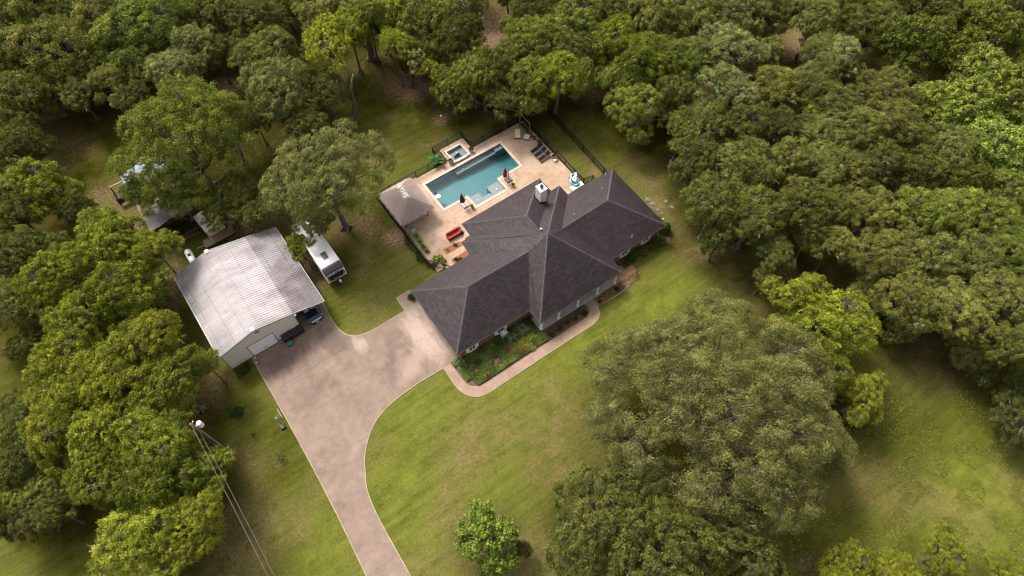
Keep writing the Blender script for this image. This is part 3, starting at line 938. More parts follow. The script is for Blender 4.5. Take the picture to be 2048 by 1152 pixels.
def roof_mesh():
    me = bpy.data.meshes.new('roof')
    names = list(RV_.keys())
    vs, fs, uvs = [], [], []
    for f in FACES:
        ks = f.split()
        pts = [Vector(RV_[k]) for k in ks]
        nrm = Vector((0, 0, 0))
        for i in range(len(pts)):
            nrm += (pts[i] - pts[0]).cross(pts[(i + 1) % len(pts)] - pts[0])
        nrm.normalize()
        if nrm.z < 0:
            nrm = -nrm
        up = (Vector((0, 0, 1)) - nrm * nrm.z).normalized()
        side = up.cross(nrm)
        # subdivide finely for slight sag and unevenness is not needed: flat planes
        o = len(vs)
        vs += [tuple(p) for p in pts]
        fs.append(tuple(range(o, o + len(pts))))
        uvs += [(p.dot(side), p.dot(up)) for p in pts]
    me.from_pydata(vs, [], fs)
    uvl = me.uv_layers.new(name='UVMap')
    for poly in me.polygons:
        for li in poly.loop_indices:
            uvl.data[li].uv = uvs[me.loops[li].vertex_index]
    me.materials.append(M['shingle'])
    me.update()
    return me
part('roof', roof_mesh(), None, house)
# ridge and hip caps, one short overlapping shingle after the other
caps = B()
def cap_line(p, q, width=0.12, lift=0.02):
    p, q = Vector(RV_[p]), Vector(RV_[q])
    d = q - p
    L = d.length
    d.normalize()
    side = d.cross(Vector((0, 0, 1))).normalized()
    n = int(L / 0.24)
    drop = 0.085 if abs(q.z - p.z) > 0.4 else 0.11
    for i in range(n):
        c0_ = p + d * (L * i / n)
        c1_ = p + d * (L * (i + 1.15) / n)
        j = RS.uniform(-0.015, 0.015)
        w = width + RS.uniform(-0.02, 0.02)
        up0, up1 = Vector((0, 0, lift + 0.035)), Vector((0, 0, lift))
        a0 = c0_ + up0
        a1 = c1_ + up1
        dn = Vector((0, 0, -drop))
        l0, r0 = a0 + side * (w + j) + dn, a0 - side * (w - j) + dn
        l1, r1 = a1 + side * (w + j) + dn, a1 - side * (w - j) + dn
        caps.add([l0, a0, r0, l1, a1, r1, l0 - up0, r0 - up0, a0 - up0 * 1.4], [(0, 3, 4, 1), (1, 4, 5, 2), (0, 1, 8, 6), (1, 2, 7, 8)])
for a_, b_ in ('R0 G', 'R1 G', 'G M', 'R14 Q', 'Q K', 'R3 K', 'R4 K', 'R9 K', 'K N', 'N E', 'R6 E', 'R7 E', 'R11 P', 'R12 P', 'P V') and [s_.split() for s_ in ('R0 G', 'R1 G', 'G M', 'R14 Q', 'Q K', 'R3 K', 'R4 K', 'R9 K', 'N E', 'R6 E', 'R7 E', 'R11 P', 'R12 P', 'P V')]:
    cap_line(a_, b_)
cap_line('K', 'N')
part('ridge_shingles', caps, M['ridgecap'], house, kind='stuff')
eave = [R[i] for i in range(16)]
fas = B()
for i in range(16):
    p, q = eave[i], eave[(i + 1) % 16]
    fas.add([(p[0], p[1], EZ - 0.012), (q[0], q[1], EZ - 0.012), (q[0], q[1], EZ - 0.20), (p[0], p[1], EZ - 0.20)], [(0, 1, 2, 3)])
part('fascia', fas, M['fascia'], house)
sf = B()
sf.add([(x, y, EZ - 0.19) for x, y in eave], [tuple(range(16))])
part('soffit', sf, M['soffit'], house)
gut = B()
for i in range(16):
    p, q = eave[i], eave[(i + 1) % 16]
    gut.tube([(p[0], p[1], EZ - 0.01), (q[0], q[1], EZ - 0.01)], 0.028, 5)
part('drip_edge', gut, M['ridgecap'], house)
walls = [(-18.2, 1.0), (-18.2, -7.72), (-8.62, -7.85), (-8.62, -8.42), (2.2, -8.42), (2.2, -8.12), (10.7, -8.2), (10.8, 1.12), (3.75, 1.2), (3.75, 2.92), (2.38, 2.92), (2.36, 5.28), (-8.3, 5.28), (-8.4, 3.18), (-9.8, 3.15), (-9.9, 1.1)]
wg = B()
for i in range(16):
    p, q = walls[i], walls[(i + 1) % 16]
    wg.add([(p[0], p[1], 0), (q[0], q[1], 0), (q[0], q[1], EZ - 0.18), (p[0], p[1], EZ - 0.18)], [(0, 3, 2, 1)])
part('brick_wall', wg, M['brick'], house)
part('porch_floor', B().prism([(-8.78, -10.30), (2.38, -10.55), (2.38, -8.4), (-8.78, -8.4)], 0, 0.16), M['porch'], house)
for (a, b) in ((-8.62, -10.1), (-6.15, -10.15), (-3.38, -10.2), (-0.50, -10.28), (2.12, -10.36)):
    col = part('column', B().box((a, b, 1.32), (0.24, 0.24, 2.34)), M['white'], house)
    part('column_base', B().box((a, b, 0.27), (0.36, 0.36, 0.22)), M['white'], col)
    part('column_capital', B().box((a, b, 2.44), (0.34, 0.34, 0.16)), M['white'], col)
part('porch_beam', B().box((-3.2, -10.25, 2.51), (11.4, 0.2, 0.02), rz=-0.021), M['white'], house)
def window(a0, a1, b, z0, z1, sgn=-1, shut=0.34):
    cx, w = (a0 + a1) / 2, a1 - a0
    f = part('window', B().box((cx, b - 0.02, z1 + 0.03), (w, 0.08, 0.07)).box((cx, b - 0.02, z0 - 0.03), (w + 0.1, 0.14, 0.07)).box((a0, b - 0.02, (z0 + z1) / 2), (0.07, 0.08, z1 - z0)).box((a1, b - 0.02, (z0 + z1) / 2), (0.07, 0.08, z1 - z0)), M['white'], house)
    part('pane', B().box(((a0 + cx) / 2, b - 0.012, (z0 + z1) / 2), (w / 2 - 0.06, 0.02, z1 - z0 - 0.03)), M['glass'], f)
    part('pane', B().box(((a1 + cx) / 2, b - 0.012, (z0 + z1) / 2), (w / 2 - 0.06, 0.02, z1 - z0 - 0.03)), M['glass'], f)
    part('mullion', B().box((cx, b - 0.03, (z0 + z1) / 2), (0.05, 0.05, z1 - z0)).box((cx, b - 0.032, (z0 + z1) / 2), (w, 0.04, 0.04)), M['white'], f)
    part('sill', B().box((cx, b - 0.10, z0 - 0.09), (w + 0.2, 0.16, 0.05)), M['offwhite'], f)
    for s_ in (-1, 1):
        x = (a0 - 0.06 - shut / 2) if s_ < 0 else (a1 + 0.06 + shut / 2)
        g = B().box((x, b - 0.04, (z0 + z1) / 2), (shut, 0.05, z1 - z0 + 0.1))
        for k in range(9):
            g.box((x, b - 0.075, z0 + (k + 0.5) * (z1 - z0) / 9), (shut - 0.1, 0.03, 0.06), rx=0.5)
        part('shutter', g, M['white'], house)
window(-17.05, -16.2, -7.75, 0.55, 2.15)
window(-13.2, -12.3, -7.80, 0.55, 2.15)
window(5.0, 5.85, -8.16, 0.55, 2.15)
window(8.35, 9.2, -8.19, 0.55, 2.15)
window(-6.9, -5.7, -8.42, 0.5, 2.2)
window(0.0, 1.1, -8.42, 0.5, 2.2)
dr = part('front_door', B().box((-3.1, -8.46, 1.2), (1.0, 0.08, 2.1)), M['darkwood'], house)
part('door_handle', B().lathe([(0.03, 0), (0.03, 0.06)], 8, (-2.72, -8.53, 1.1)), M['chrome'], dr)
for c_ in (-5.4, -1.4):
    g = part('garage_door', B().box((-18.23, c_, 1.1), (0.06, 2.6, 2.15)), M['doorwhite'], house)
    gg = B()
    for k in range(4):
        for j in range(4):
            gg.box((-18.27, c_ - 0.96 + j * 0.64, 0.32 + k * 0.52), (0.03, 0.52, 0.38))
    part('door_panels', gg, M['doorwhite'], g)
# chimney
ch = B()
cx_, cy_ = 0.38, 2.30
ch.box((cx_, cy_, 5.15), (0.92, 1.0, 2.9))
chim = part('chimney', ch, M['chimney'], house)
part('chimney_cap', B().box((cx_, cy_, 6.64), (1.02, 1.10, 0.07)), M['white'], chim)
part('flue_pipe', B().lathe([(0.16, 6.68), (0.16, 6.92), (0.26, 6.94), (0.26, 6.99), (0.05, 7.05)], 14, (cx_, cy_, 0)), M['darkmetal'], chim)
part('chimney_flashing', B().box((cx_, cy_, 4.34), (1.35, 1.5, 0.06), ry=math.atan(0.63)), M['darkmetal'], chim)
def vent(u, v, z, kind):
    a, b = AB(u, v, z)
    if kind == 0:
        part('vent_pipe', B().lathe([(0.09, -0.3), (0.09, 0.35), (0.15, 0.37), (0.15, 0.45), (0.02, 0.5)], 10, (a, b, z)), M['galv'], house)
    else:
        part('vent_pipe', B().lathe([(0.045, -0.3), (0.045, 0.3)], 8, (a, b, z)), M['offwhite'], house)
vent(1082.5, 461.5, 6.75, 0)
vent(1203, 378, 5.2, 1)
vent(1263.6, 472.5, 4.4, 1)
vent(1210.5, 350, 3.6, 1)
vent(1148, 430, 5.2, 1)

# ------------------------------------------------------------------ metal shop
shop = thing('metal_workshop', 'large pale metal workshop with ribbed roof and open lean-to at left of the driveway', 'workshop', -35.5, 12.2)
sc = (-35.5, 12.2)
def sh(a, b): return (a - sc[0], b - sc[1])
SB0, SB1 = 6.12, 18.36
prof = [(-40.02, 3.72), (-35.5, 5.10), (-31.1, 4.00), (-27.5, 2.90)]
def ribbed_panel(p0, p1, b0, b1, ribs=3, h=0.03):
    """sheet from plan/height p0 to p1 (a, z), running across b0..b1, ribs run along the slope"""
    xs = []
    step = (b1 - b0) / ribs
    for k in range(ribs):
        c = b0 + (k + 0.5) * step
        xs += [(b0 + k * step, 0), (c - 0.06, 0), (c - 0.028, h), (c + 0.028, h), (c + 0.06, 0)]
    xs.append((b1, 0))
    vs = []
    for (a, z) in (p0, p1):
        for (b, dz) in xs:
            x, y = sh(a, b)
            vs.append((x, y, z + dz))
    n = len(xs)
    fs = [(i, i + 1, n + i + 1, n + i) for i in range(n - 1)]
    return B().add(vs, fs)
npan = 14
for k in range(npan):
    b0 = SB0 + (SB1 - SB0) * k / npan
    b1 = SB0 + (SB1 - SB0) * (k + 1) / npan
    for si_, (p0, p1) in enumerate(((prof[0], prof[1]), (prof[1], prof[2]), (prof[2], prof[3]))):
        dz = RS.uniform(0, 0.008) + (k % 2) * 0.004
        # the upper sheet of each slope laps over the lower one
        e = 0.0 if si_ < 2 else -0.02
        o = part('roof_panel', ribbed_panel((p0[0], p0[1] + dz + e), (p1[0], p1[1] + dz + e), b0 - 0.01, b1 + 0.01), M['shoproof'] if si_ < 2 else M['leanroof'], shop)
x_r, _ = sh(-35.5, 0)
part('ridge_cap', B().add([(-0.24, SB0 - sc[1] - .02, 5.07), (0, SB0 - sc[1] - .02, 5.16), (0.24, SB0 - sc[1] - .02, 5.08), (-0.24, SB1 - sc[1] + .02, 5.07), (0, SB1 - sc[1] + .02, 5.16), (0.24, SB1 - sc[1] + .02, 5.08)], [(0, 1, 4, 3), (1, 2, 5, 4)]), M['shoproof'], shop)
for y_ in (SB0 - sc[1] + 0.1, SB1 - sc[1] - 0.1):
    part('ridge_end_box', B().box((0.0, y_, 5.16), (0.42, 0.5, 0.16)), M['offwhite'], shop)
def trim_line(b, t=0.10, h=0.17):
    g = B()
    for (p, q) in zip(prof[:-1], prof[1:]):
        x0, y0 = sh(p[0], b)
        x1, _ = sh(q[0], b)
        L_ = math.hypot(x1 - x0, q[1] - p[1])
        g.box(((x0 + x1) / 2, y0, (p[1] + q[1]) / 2 - 0.06), (L_, t, h), ry=-math.atan2(q[1] - p[1], x1 - x0))
    return g
part('rake_trim', trim_line(SB0 - 0.03), M['trim'], shop)
part('rake_trim', trim_line(SB1 + 0.03), M['trim'], shop)
xl, _ = sh(-40.05, 0)
part('gutter', B().box((xl, 0, 3.66), (0.12, SB1 - SB0, 0.13)), M['offwhite'], shop)
xr, _ = sh(-27.47, 0)
part('gutter', B().box((xr, 0, 2.82), (0.10, SB1 - SB0, 0.12)), M['trim'], shop)
def wallgrid(p, q, hfun, name, ribs=0.30, hole=None):
    """vertical ribbed sheet wall from p to q (site a, b), top height given by hfun(a)"""
    g = B()
    L_ = math.dist(p, q)
    d = ((q[0] - p[0]) / L_, (q[1] - p[1]) / L_)
    nrm = (d[1], -d[0])
    n = int(L_ / ribs)
    prev = None
    for k in range(n):
        for (t, out_) in ((k / n, 0), ((k + 0.38) / n, 0), ((k + 0.46) / n, 0.03), ((k + 0.54) / n, 0.03), ((k + 0.62) / n, 0), ((k + 1.0) / n, 0)):
            a = p[0] + d[0] * t * L_ + nrm[0] * out_
            b = p[1] + d[1] * t * L_ + nrm[1] * out_
            x, y = sh(a, b)
            z = hfun(a)
            z0 = 0.0
            if hole and hole[0] < a < hole[1]:
                z0 = hole[2]
            cur = ((x, y, z0), (x, y, z))
            if prev:
                g.add([prev[0], cur[0], cur[1], prev[1]], [(0, 1, 2, 3)])
            prev = cur
    return g
def roof_h(a):
    for (p, q) in zip(prof[:-1], prof[1:]):
        if p[0] <= a <= q[0]:
            return p[1] + (q[1] - p[1]) * (a - p[0]) / (q[0] - p[0]) - 0.05
    return 3.6
part('front_wall', wallgrid((-39.85, 6.22), (-31.12, 6.22), roof_h, 'w', hole=(-37.1, -34.1, 2.42)), M['shopwall'], shop)
part('rear_wall', wallgrid((-31.12, 18.2), (-39.85, 18.2), roof_h, 'w'), M['shopwall'], shop)
part('left_wall', wallgrid((-39.85, 18.2), (-39.85, 6.22), lambda a: 3.66, 'w'), M['shopwall'], shop)
part('right_wall', wallgrid((-31.12, 6.22), (-31.12, 18.2), lambda a: 3.9, 'w'), M['shopwall'], shop)
dx0, dy0 = sh(-35.6, 6.24)
gd = B()
for k in range(4):
    gd.box((dx0, dy0, 0.31 + k * 0.605), (2.98, 0.05, 0.59))
rd = part('roller_door', gd, M['doorwhite'], shop)
part('door_handle', B().box((dx0, dy0 - 0.05, 0.5), (0.3, 0.04, 0.05)), M['darkmetal'], rd)
part('door_trim', B().box((dx0, dy0 - 0.02, 2.46), (3.2, 0.1, 0.09)).box((dx0 - 1.54, dy0 - 0.02, 1.2), (0.08, 0.1, 2.42)).box((dx0 + 1.54, dy0 - 0.02, 1.2), (0.08, 0.1, 2.42)), M['trim'], shop)
cx2, cy2 = sh(-31.12, 6.22)
part('corner_trim', B().box((cx2, cy2, 1.95), (0.10, 0.10, 3.9)), M['trim'], shop)
cx3, cy3 = sh(-39.85, 6.22)
part('corner_trim', B().box((cx3, cy3, 1.83), (0.10, 0.10, 3.6)), M['trim'], shop)
vx, vy = sh(-35.3, 6.17)
part('louvre_vent', B().box((vx, vy, 4.35), (0.5, 0.05, 0.10)).box((vx, vy, 4.15), (0.5, 0.05, 0.10)), M['galv'], shop)
lx, ly = sh(-31.0, 6.0)
part('wall_lamp', B().lathe([(0.05, 3.55), (0.16, 3.6), (0.16, 3.75), (0.04, 3.82)], 10, (lx, ly, 0)), M['white'], shop)
for b in (6.25, 10.2, 14.2, 18.2):
    x, y = sh(-27.65, b)
    part('lean_to_post', B().box((x, y, 1.4), (0.13, 0.13, 2.8)), M['trim'], shop)
for b in (6.3, 10.2, 14.2, 18.2):
    x0, y0 = sh(-29.35, b)
    part('lean_to_beam', B().box((x0, y0, 3.28), (3.6, 0.12, 0.2), ry=math.atan2(1.1, 3.6)), M['trim'], shop)
struct('lean_to_slab', B().prism([(-31.0, 12.05), (-27.5, 12.05), (-27.5, 18.3), (-31.0, 18.3)], -0.05, 0.03), M['drive'])
struct('workshop_slab', B().prism([(-39.8, 6.3), (-31.15, 6.3), (-31.15, 18.15), (-39.8, 18.15)], -0.05, 0.025), M['drive'])

# ------------------------------------------------------------------ old shed under the trees
shed = thing('open_shed', 'long low shed with rusty metal roof half hidden under a tree', 'shed', -37.3, 31.8)
S2 = (-37.3, 31.8)
for k in range(11):
    b0, b1 = 26.6 - S2[1] + k * 0.955, 26.6 - S2[1] + (k + 1) * 0.955
    for (x0, z0, x1, z1) in ((-2.75, 2.7, 0, 3.35), (0, 3.35, 2.75, 2.7)):
        vs = []
        for (x, z) in ((x0, z0), (x1, z1)):
            for j in range(5):
                for (t, h) in ((0, 0), (0.35, 0), (0.5, 0.035), (0.65, 0)):
                    vs.append((x, b0 + (j + t) * (b1 - b0) / 5, z + h + (k % 2) * 0.01))
            vs.append((x, b1, z + (k % 2) * 0.01))
        n = len(vs) // 2
        part('roof_panel', B().add(vs, [(i, i + 1, n + i + 1, n + i) for i in range(n - 1)]), M['shedroof'] if k < 6 else M['shedblue'], shed)
part('fascia', B().box((0, 26.6 - S2[1], 2.85), (5.6, 0.06, 0.2)), M['darkwood'], shed)
for y in (26.8, 30.0, 33.2, 36.8):
    for x in (-2.6, 2.6):
        part('post', B().box((x, y - S2[1], 1.35), (0.14, 0.14, 2.7)), M['darkwood'], shed)
part('rear_wall', B().box((0, 36.9 - S2[1], 1.35), (5.2, 0.08, 2.6)), M['darkwood'], shed)
part('side_wall', B().box((-2.66, 31.8 - S2[1], 1.35), (0.06, 10.2, 2.6)), M['shedblue'], shed)
lum = thing('lumber_pile', 'pile of dark red boards along the open front of the shed', 'lumber', -37.3, 25.9, 0, -0.06)
for k in range(7):
    part('board', B().box((RS.uniform(-0.2, 0.2), k * 0.13 - 0.35, 0.10 + (k % 3) * 0.05), (RS.uniform(3.8, 4.6), 0.11, 0.06), rz=RS.uniform(-0.05, 0.05)), M['redwood'] if k % 3 else M['wood'], lum)
pen = thing('wooden_pen', 'dark wooden livestock pen beside the left end of the shed', 'pen', -41.2, 36.3)
for k, y in enumerate((-1.1, 0, 1.1)):
    part('post', B().box((-0.7, y, 0.7), (0.12, 0.12, 1.4)), M['darkwood'], pen)
for z in (0.4, 0.8, 1.2):
    part('rail', B().box((-0.77, 0, z), (0.05, 2.3, 0.13)), M['wood'], pen)
part('top_board', B().box((0.05, 1.15, 1.42), (1.7, 0.16, 0.06)), M['tanwood'], pen)
part('rail', B().box((0.05, -1.15, 0.8), (1.6, 0.06, 0.9)), M['darkwood'], pen)
# covered trailer and flat trailer
tr = thing('covered_trailer', 'white flat-topped trailer parked under the tree behind the workshop', 'trailer', -33.7, 25.2, 0, 0.10)
part('body', B().box((0, 0, 1.15), (2.3, 3.0, 1.3)), M['offwhite'], tr)
part('roof', B().box((0, 0, 1.83), (2.4, 3.1, 0.07)), M['white'], tr)
for x in (-1.2, 1.2):
    part('wheel', B().tube([(x - 0.1, 0, 0.33), (x + 0.1, 0, 0.33)], 0.33, 12), M['rubber'], tr)
part('drawbar', B().tube([(0, -1.5, 0.5), (0, -2.4, 0.45)], 0.05, 6), M['darkmetal'], tr)
ft = thing('flatbed_trailer', 'brown wooden flatbed trailer in front of the white covered trailer', 'trailer', -33.7, 23.0, 0, 0.0)
for k in range(12):
    part('deck_board', B().box((-1.78 + k * 0.31, 0, 0.62 + RS.uniform(0, 0.01)), (0.30, 1.25, 0.05)), M['tanwood'] if k < 4 else M['wood'], ft)
part('frame', B().box((0, 0.62, 0.55), (3.8, 0.07, 0.12)).box((0, -0.62, 0.55), (3.8, 0.07, 0.12)).box((0.2, 0, 0.5), (3.2, 0.1, 0.1)), M['darkmetal'], ft)
for y in (-0.75, 0.75):
    part('wheel', B().tube([(0.4, y - 0.08, 0.3), (0.4, y + 0.08, 0.3)], 0.3, 12), M['rubber'], ft)
part('drawbar', B().tube([(-1.9, 0, 0.5), (-2.9, 0.15, 0.4)], 0.04, 6), M['palestone'], ft)

# ------------------------------------------------------------------ propane tank
tk = thing('propane_tank', 'white propane tank with dark dome lying behind the workshop', 'gas tank', -37.68, 22.15, 0, PI / 2)
pr = []
Lt, rt = 2.35, 0.44
for k in range(7):
    t = PI / 2 * k / 6
    pr.append((-Lt / 2 + rt * (1 - math.sin(t)) * 0.9 * 1, rt * math.cos(PI / 2 - t)))
pts = [(x, 0, 0.85) for x, r in pr] + [(-x, 0, 0.85) for x, r in pr[::-1]]
rr = [max(0.02, rt * math.sin(math.acos(1 - k / 6.0))) for k in range(7)]
xs_ = [-Lt / 2 + rt * k / 6.0 for k in range(7)]
part('vessel', B().tube([(x, 0, 0.85) for x in xs_] + [(-x, 0, 0.85) for x in xs_[::-1]], rr + rr[::-1], 20), M['tank'], tk, smooth=True)
part('valve_dome', B().lathe([(0.20, 1.22), (0.20, 1.36), (0.15, 1.42), (0.02, 1.44)], 14), M['darkmetal'], tk)
for x in (-0.7, 0.7):
    part('leg', B().box((x, 0, 0.25), (0.12, 0.6, 0.5)), M['palestone'], tk)

# ------------------------------------------------------------------ car under the lean-to
def make_car():
    t = thing('parked_car', 'dark blue car parked nose-out under the workshop lean-to', 'car', -29.3, 8.0, 0.04, -PI / 2 + 0.03)
    # local x forward. stations: x, half width at belt, roof half width, z belt, z top
    st = [(2.36, 0.50, 0.42, 0.62, 0.64), (2.28, 0.76, 0.62, 0.66, 0.74), (2.10, 0.86, 0.72, 0.70, 0.86), (1.70, 0.91, 0.80, 0.78, 0.97), (1.15, 0.92, 0.82, 0.86, 1.04), (0.95, 0.92, 0.80, 0.90, 1.08),
          (0.25, 0.92, 0.62, 0.94, 1.60), (-0.4, 0.92, 0.62, 0.95, 1.70), (-1.4, 0.91, 0.62, 0.96, 1.68), (-1.95, 0.89, 0.58, 0.95, 1.50), (-2.25, 0.86, 0.70, 0.90, 1.05), (-2.36, 0.74, 0.60, 0.70, 0.85)]
    vs, fs = [], []
    for (x, w, rw, zb, zt) in st:
        zl = 0.28 if abs(x) < 2.2 else 0.34
        for (y, z) in ((-w * 0.93, zl), (-w, (zl + zb) / 2), (-w * 0.98, zb), (-rw, zt - 0.04), (-rw * 0.5, zt), (0, zt + 0.015), (rw * 0.5, zt), (rw, zt - 0.04), (w * 0.98, zb), (w, (zl + zb) / 2), (w * 0.93, zl)):
            vs.append((x, y, z))
    n = 11
    for i in range(len(st) - 1):
        for k in range(n - 1):
            fs.append((i * n + k, i * n + k + 1, (i + 1) * n + k + 1, (i + 1) * n + k))
        fs.append((i * n + n - 1, i * n, (i + 1) * n, (i + 1) * n + n - 1))
    fs.append(tuple(range(n - 1, -1, -1)))
    fs.append(tuple((len(st) - 1) * n + k for k in range(n)))
    body = part('body', B().add(vs, fs), M['carpaint'], t, smooth=True)
    ws = B().add([(0.93, -0.74, 1.105), (0.93, 0.74, 1.105), (0.27, 0.60, 1.60), (0.27, -0.60, 1.60)], [(0, 1, 2, 3)])
    part('windscreen', ws, M['carglass'], t)
    for s_ in (-1, 1):
        part('side_glass', B().add([(0.55, s_ * 0.885, 1.02), (-1.7, s_ * 0.885, 1.04), (-1.45, s_ * 0.67, 1.56), (0.15, s_ * 0.67, 1.52)], [(0, 1, 2, 3)]), M['carglass'], t)
        part('headlight', B().add([(2.33, s_ * 0.52, 0.66), (2.14, s_ * 0.84, 0.70), (1.86, s_ * 0.88, 0.84), (2.20, s_ * 0.60, 0.80), (2.30, s_ * 0.52, 0.58), (2.12, s_ * 0.86, 0.60)], [(0, 1, 2, 3), (0, 4, 5, 1)]), M['lamp'], t)
        part('mirror', B().box((0.72, s_ * 1.02, 1.08), (0.14, 0.2, 0.14)), M['carpaint'], t)
    part('grille', B().box((2.37, 0, 0.60), (0.04, 0.95, 0.16)), M['chrome'], t)
    part('grille', B().add([(2.37, -0.62, 0.705), (2.37, 0.62, 0.705), (2.24, 0.66, 0.80), (2.24, -0.66, 0.80)], [(0, 1, 2, 3)]), M['chrome'], t)
    part('bumper', B().box((2.34, 0, 0.40), (0.10, 1.35, 0.16)), M['rubber'], t)
    part('number_plate', B().box((2.42, 0, 0.45), (0.02, 0.36, 0.12)), M['white'], t)
    part('rear_bumper', B().box((-2.36, 0, 0.45), (0.12, 1.5, 0.22)), M['rubber'], t)
    for x in (1.45, -1.42):
        for s_ in (-1, 1):
            w = part('wheel', B().tube([(x, s_ * 0.72, 0.34), (x, s_ * 0.93, 0.34)], 0.34, 18), M['rubber'], t)
            part('rim', B().tube([(x, s_ * 0.90, 0.34), (x, s_ * 0.945, 0.34)], 0.21, 12), M['chrome'], w)
    for x in (-1.2, -0.2):
        part('roof_rail', B().tube([(x + 0.8, -0.58, 1.73), (x - 0.2, -0.58, 1.74)], 0.02, 6), M['chrome'], t)
make_car()

# ------------------------------------------------------------------ travel trailer
rv = thing('travel_trailer', 'white travel trailer with black front cap parked under the oak beside the workshop', 'caravan', -24.63, 13.2, 0, -PI / 2)
# local x forward (towards -b), y across
prof_rv = [(-4.1, 0.62), (3.95, 0.62), (4.30, 0.98), (4.42, 1.6), (4.36, 2.2), (4.10, 2.85), (3.72, 3.16), (3.3, 3.24), (-4.0, 3.24), (-4.1, 3.1)]
g = B()
w = 1.21
n = len(prof_rv)
vs = [(x, -w, z) for x, z in prof_rv] + [(x, w, z) for x, z in prof_rv]
g.add(vs, [tuple(range(n)), tuple(range(2 * n - 1, n - 1, -1))] + [(i, n + i, n + (i + 1) % n, (i + 1) % n) for i in range(n)])
part('body', g, M['rvwhite'], rv)
def nose(i0, t0, i1, t1, y0, y1, mat, name, off=0.012, y0b=None, y1b=None):
    def P(i, t):
        p, q = prof_rv[i], prof_rv[i + 1]
        return (p[0] + (q[0] - p[0]) * t, p[1] + (q[1] - p[1]) * t)
    pts = [P(i0, t0)] + [prof_rv[k] for k in range(i0 + 1, i1 + 1)] + [P(i1, t1)]
    if len(pts) > 1 and math.dist(pts[-1], pts[-2]) < 1e-4:
        pts.pop()
    vs = []
    m = len(pts)
    for k, (x, z) in enumerate(pts):
        d = np.array([x - 3.0, z - 1.9])
        d /= np.linalg.norm(d)
        f = k / (m - 1)
        a0 = y0 + ((y0b if y0b is not None else y0) - y0) * f
        a1 = y1 + ((y1b if y1b is not None else y1) - y1) * f
        vs += [(x + d[0] * off, a0, z + d[1] * off), (x + d[0] * off, a1, z + d[1] * off)]
    fs = [(2 * i, 2 * i + 1, 2 * i + 3, 2 * i + 2) for i in range(m - 1)]
    return part(name, B().add(vs, fs), mat, rv)
nose(4, 0.75, 6, 0.6, -1.19, 1.19, M['rvgrey'], 'front_cap')
nose(3, 0.1, 4, 0.75, -1.19, 1.19, M['rvblack'], 'front_cap', y0=-1.19) if False else None
nose(2, 0.6, 4, 0.75, -0.62, 0.62, M['rvblack'], 'front_cap', 0.013, -1.19, 1.19)
nose(2, 0.15, 3, 0.25, -0.30, 0.30, M['rvmid'], 'cap_stripe', 0.018, -0.62, 0.62)
for s_ in (-1, 1):
    nose(2, 0.0, 2, 0.45, s_ * 0.35, s_ * 0.95, M['rvmid'], 'cap_stripe', 0.016, s_ * 0.75, s_ * 1.12)
    nose(3, 0.1, 3, 0.9, s_ * 0.86, s_ * 1.0, M['rvblack'], 'cap_stripe', 0.018, s_ * 1.02, s_ * 1.12)
cu = bpy.data.curves.new('cap_lettering', 'FONT')
cu.body = 'REFLECTION'
cu.size = 0.40
cu.align_x = 'CENTER'
cu.extrude = 0.006
cu.space_character = 1.02
tmp = bpy.data.objects.new('cap_lettering', cu)
COL.objects.link(tmp)
bpy.context.view_layer.update()
dg = bpy.context.evaluated_depsgraph_get()
tm = bpy.data.meshes.new_from_object(tmp.evaluated_get(dg))
bpy.data.objects.remove(tmp)
tm.materials.clear()
tm.materials.append(M['white'])
tx = bpy.data.objects.new('cap_lettering', tm)
COL.objects.link(tx)
tx.parent = rv
p_, q_ = prof_rv[4], prof_rv[5]
ang = math.atan2(q_[1] - p_[1], -(q_[0] - p_[0]))
# lettering lies on the sloping cap, upright for someone standing in front
xax = Vector((0, 1, 0))
yax = Vector((q_[0] - p_[0], 0, q_[1] - p_[1])).normalized()
zax = xax.cross(yax)
Mx = Matrix((xax, yax, zax)).transposed().to_4x4()
fpt = 0.30
Mx.translation = Vector((p_[0] + (q_[0] - p_[0]) * fpt, 0, p_[1] + (q_[1] - p_[1]) * fpt)) + zax * 0.03
tx.matrix_local = Mx
ln_w = max(v.co.x for v in tm.vertices) - min(v.co.x for v in tm.vertices)
tx.scale = (2.05 / ln_w, 0.95, 1)
part('roof_hatch', B().box((2.0, 0.0, 3.29), (0.95, 0.62, 0.10)).box((2.0, 0, 3.36), (0.6, 0.34, 0.06)), M['rvgrey'], rv)
part('air_conditioner', B().box((-0.8, 0, 3.38), (0.95, 0.75, 0.28), top=0.85), M['offwhite'], rv)
part('roof_vent', B().box((-2.6, 0.3, 3.30), (0.4, 0.4, 0.12)), M['offwhite'], rv)
for s_ in (-1, 1):
    part('roof_rail', B().box((0, s_ * 1.2, 3.24), (7.3, 0.05, 0.05)), M['offwhite'], rv)
    for x in (-0.7, 0.2):
        part('wheel', B().tube([(x, s_ * 1.0, 0.35), (x, s_ * 1.18, 0.35)], 0.35, 14), M['rubber'], rv)
    part('side_window', B().box((1.6, s_ * 1.215, 1.95), (1.0, 0.02, 0.6)), M['glass'], rv)
    part('side_stripe', B().box((0, s_ * 1.214, 1.1), (7.6, 0.012, 0.25)), M['rvmid'], rv)
part('entry_door', B().box((2.9, 1.22, 1.65), (0.66, 0.03, 1.8)), M['rvwhite'], rv)
part('drawbar', B().tube([(4.0, -0.5, 0.55), (5.0, 0, 0.5)], 0.05, 6).tube([(4.0, 0.5, 0.55), (5.0, 0, 0.5)], 0.05, 6), M['darkmetal'], rv)
part('gas_bottle', B().lathe([(0.13, 0.55), (0.15, 0.65), (0.15, 0.95), (0.06, 1.05)], 12, (4.55, 0.12, 0)), M['white'], rv)
part('tow_jack', B().tube([(4.85, 0, 0.0), (4.85, 0, 1.0)], 0.04, 8), M['galv'], rv)
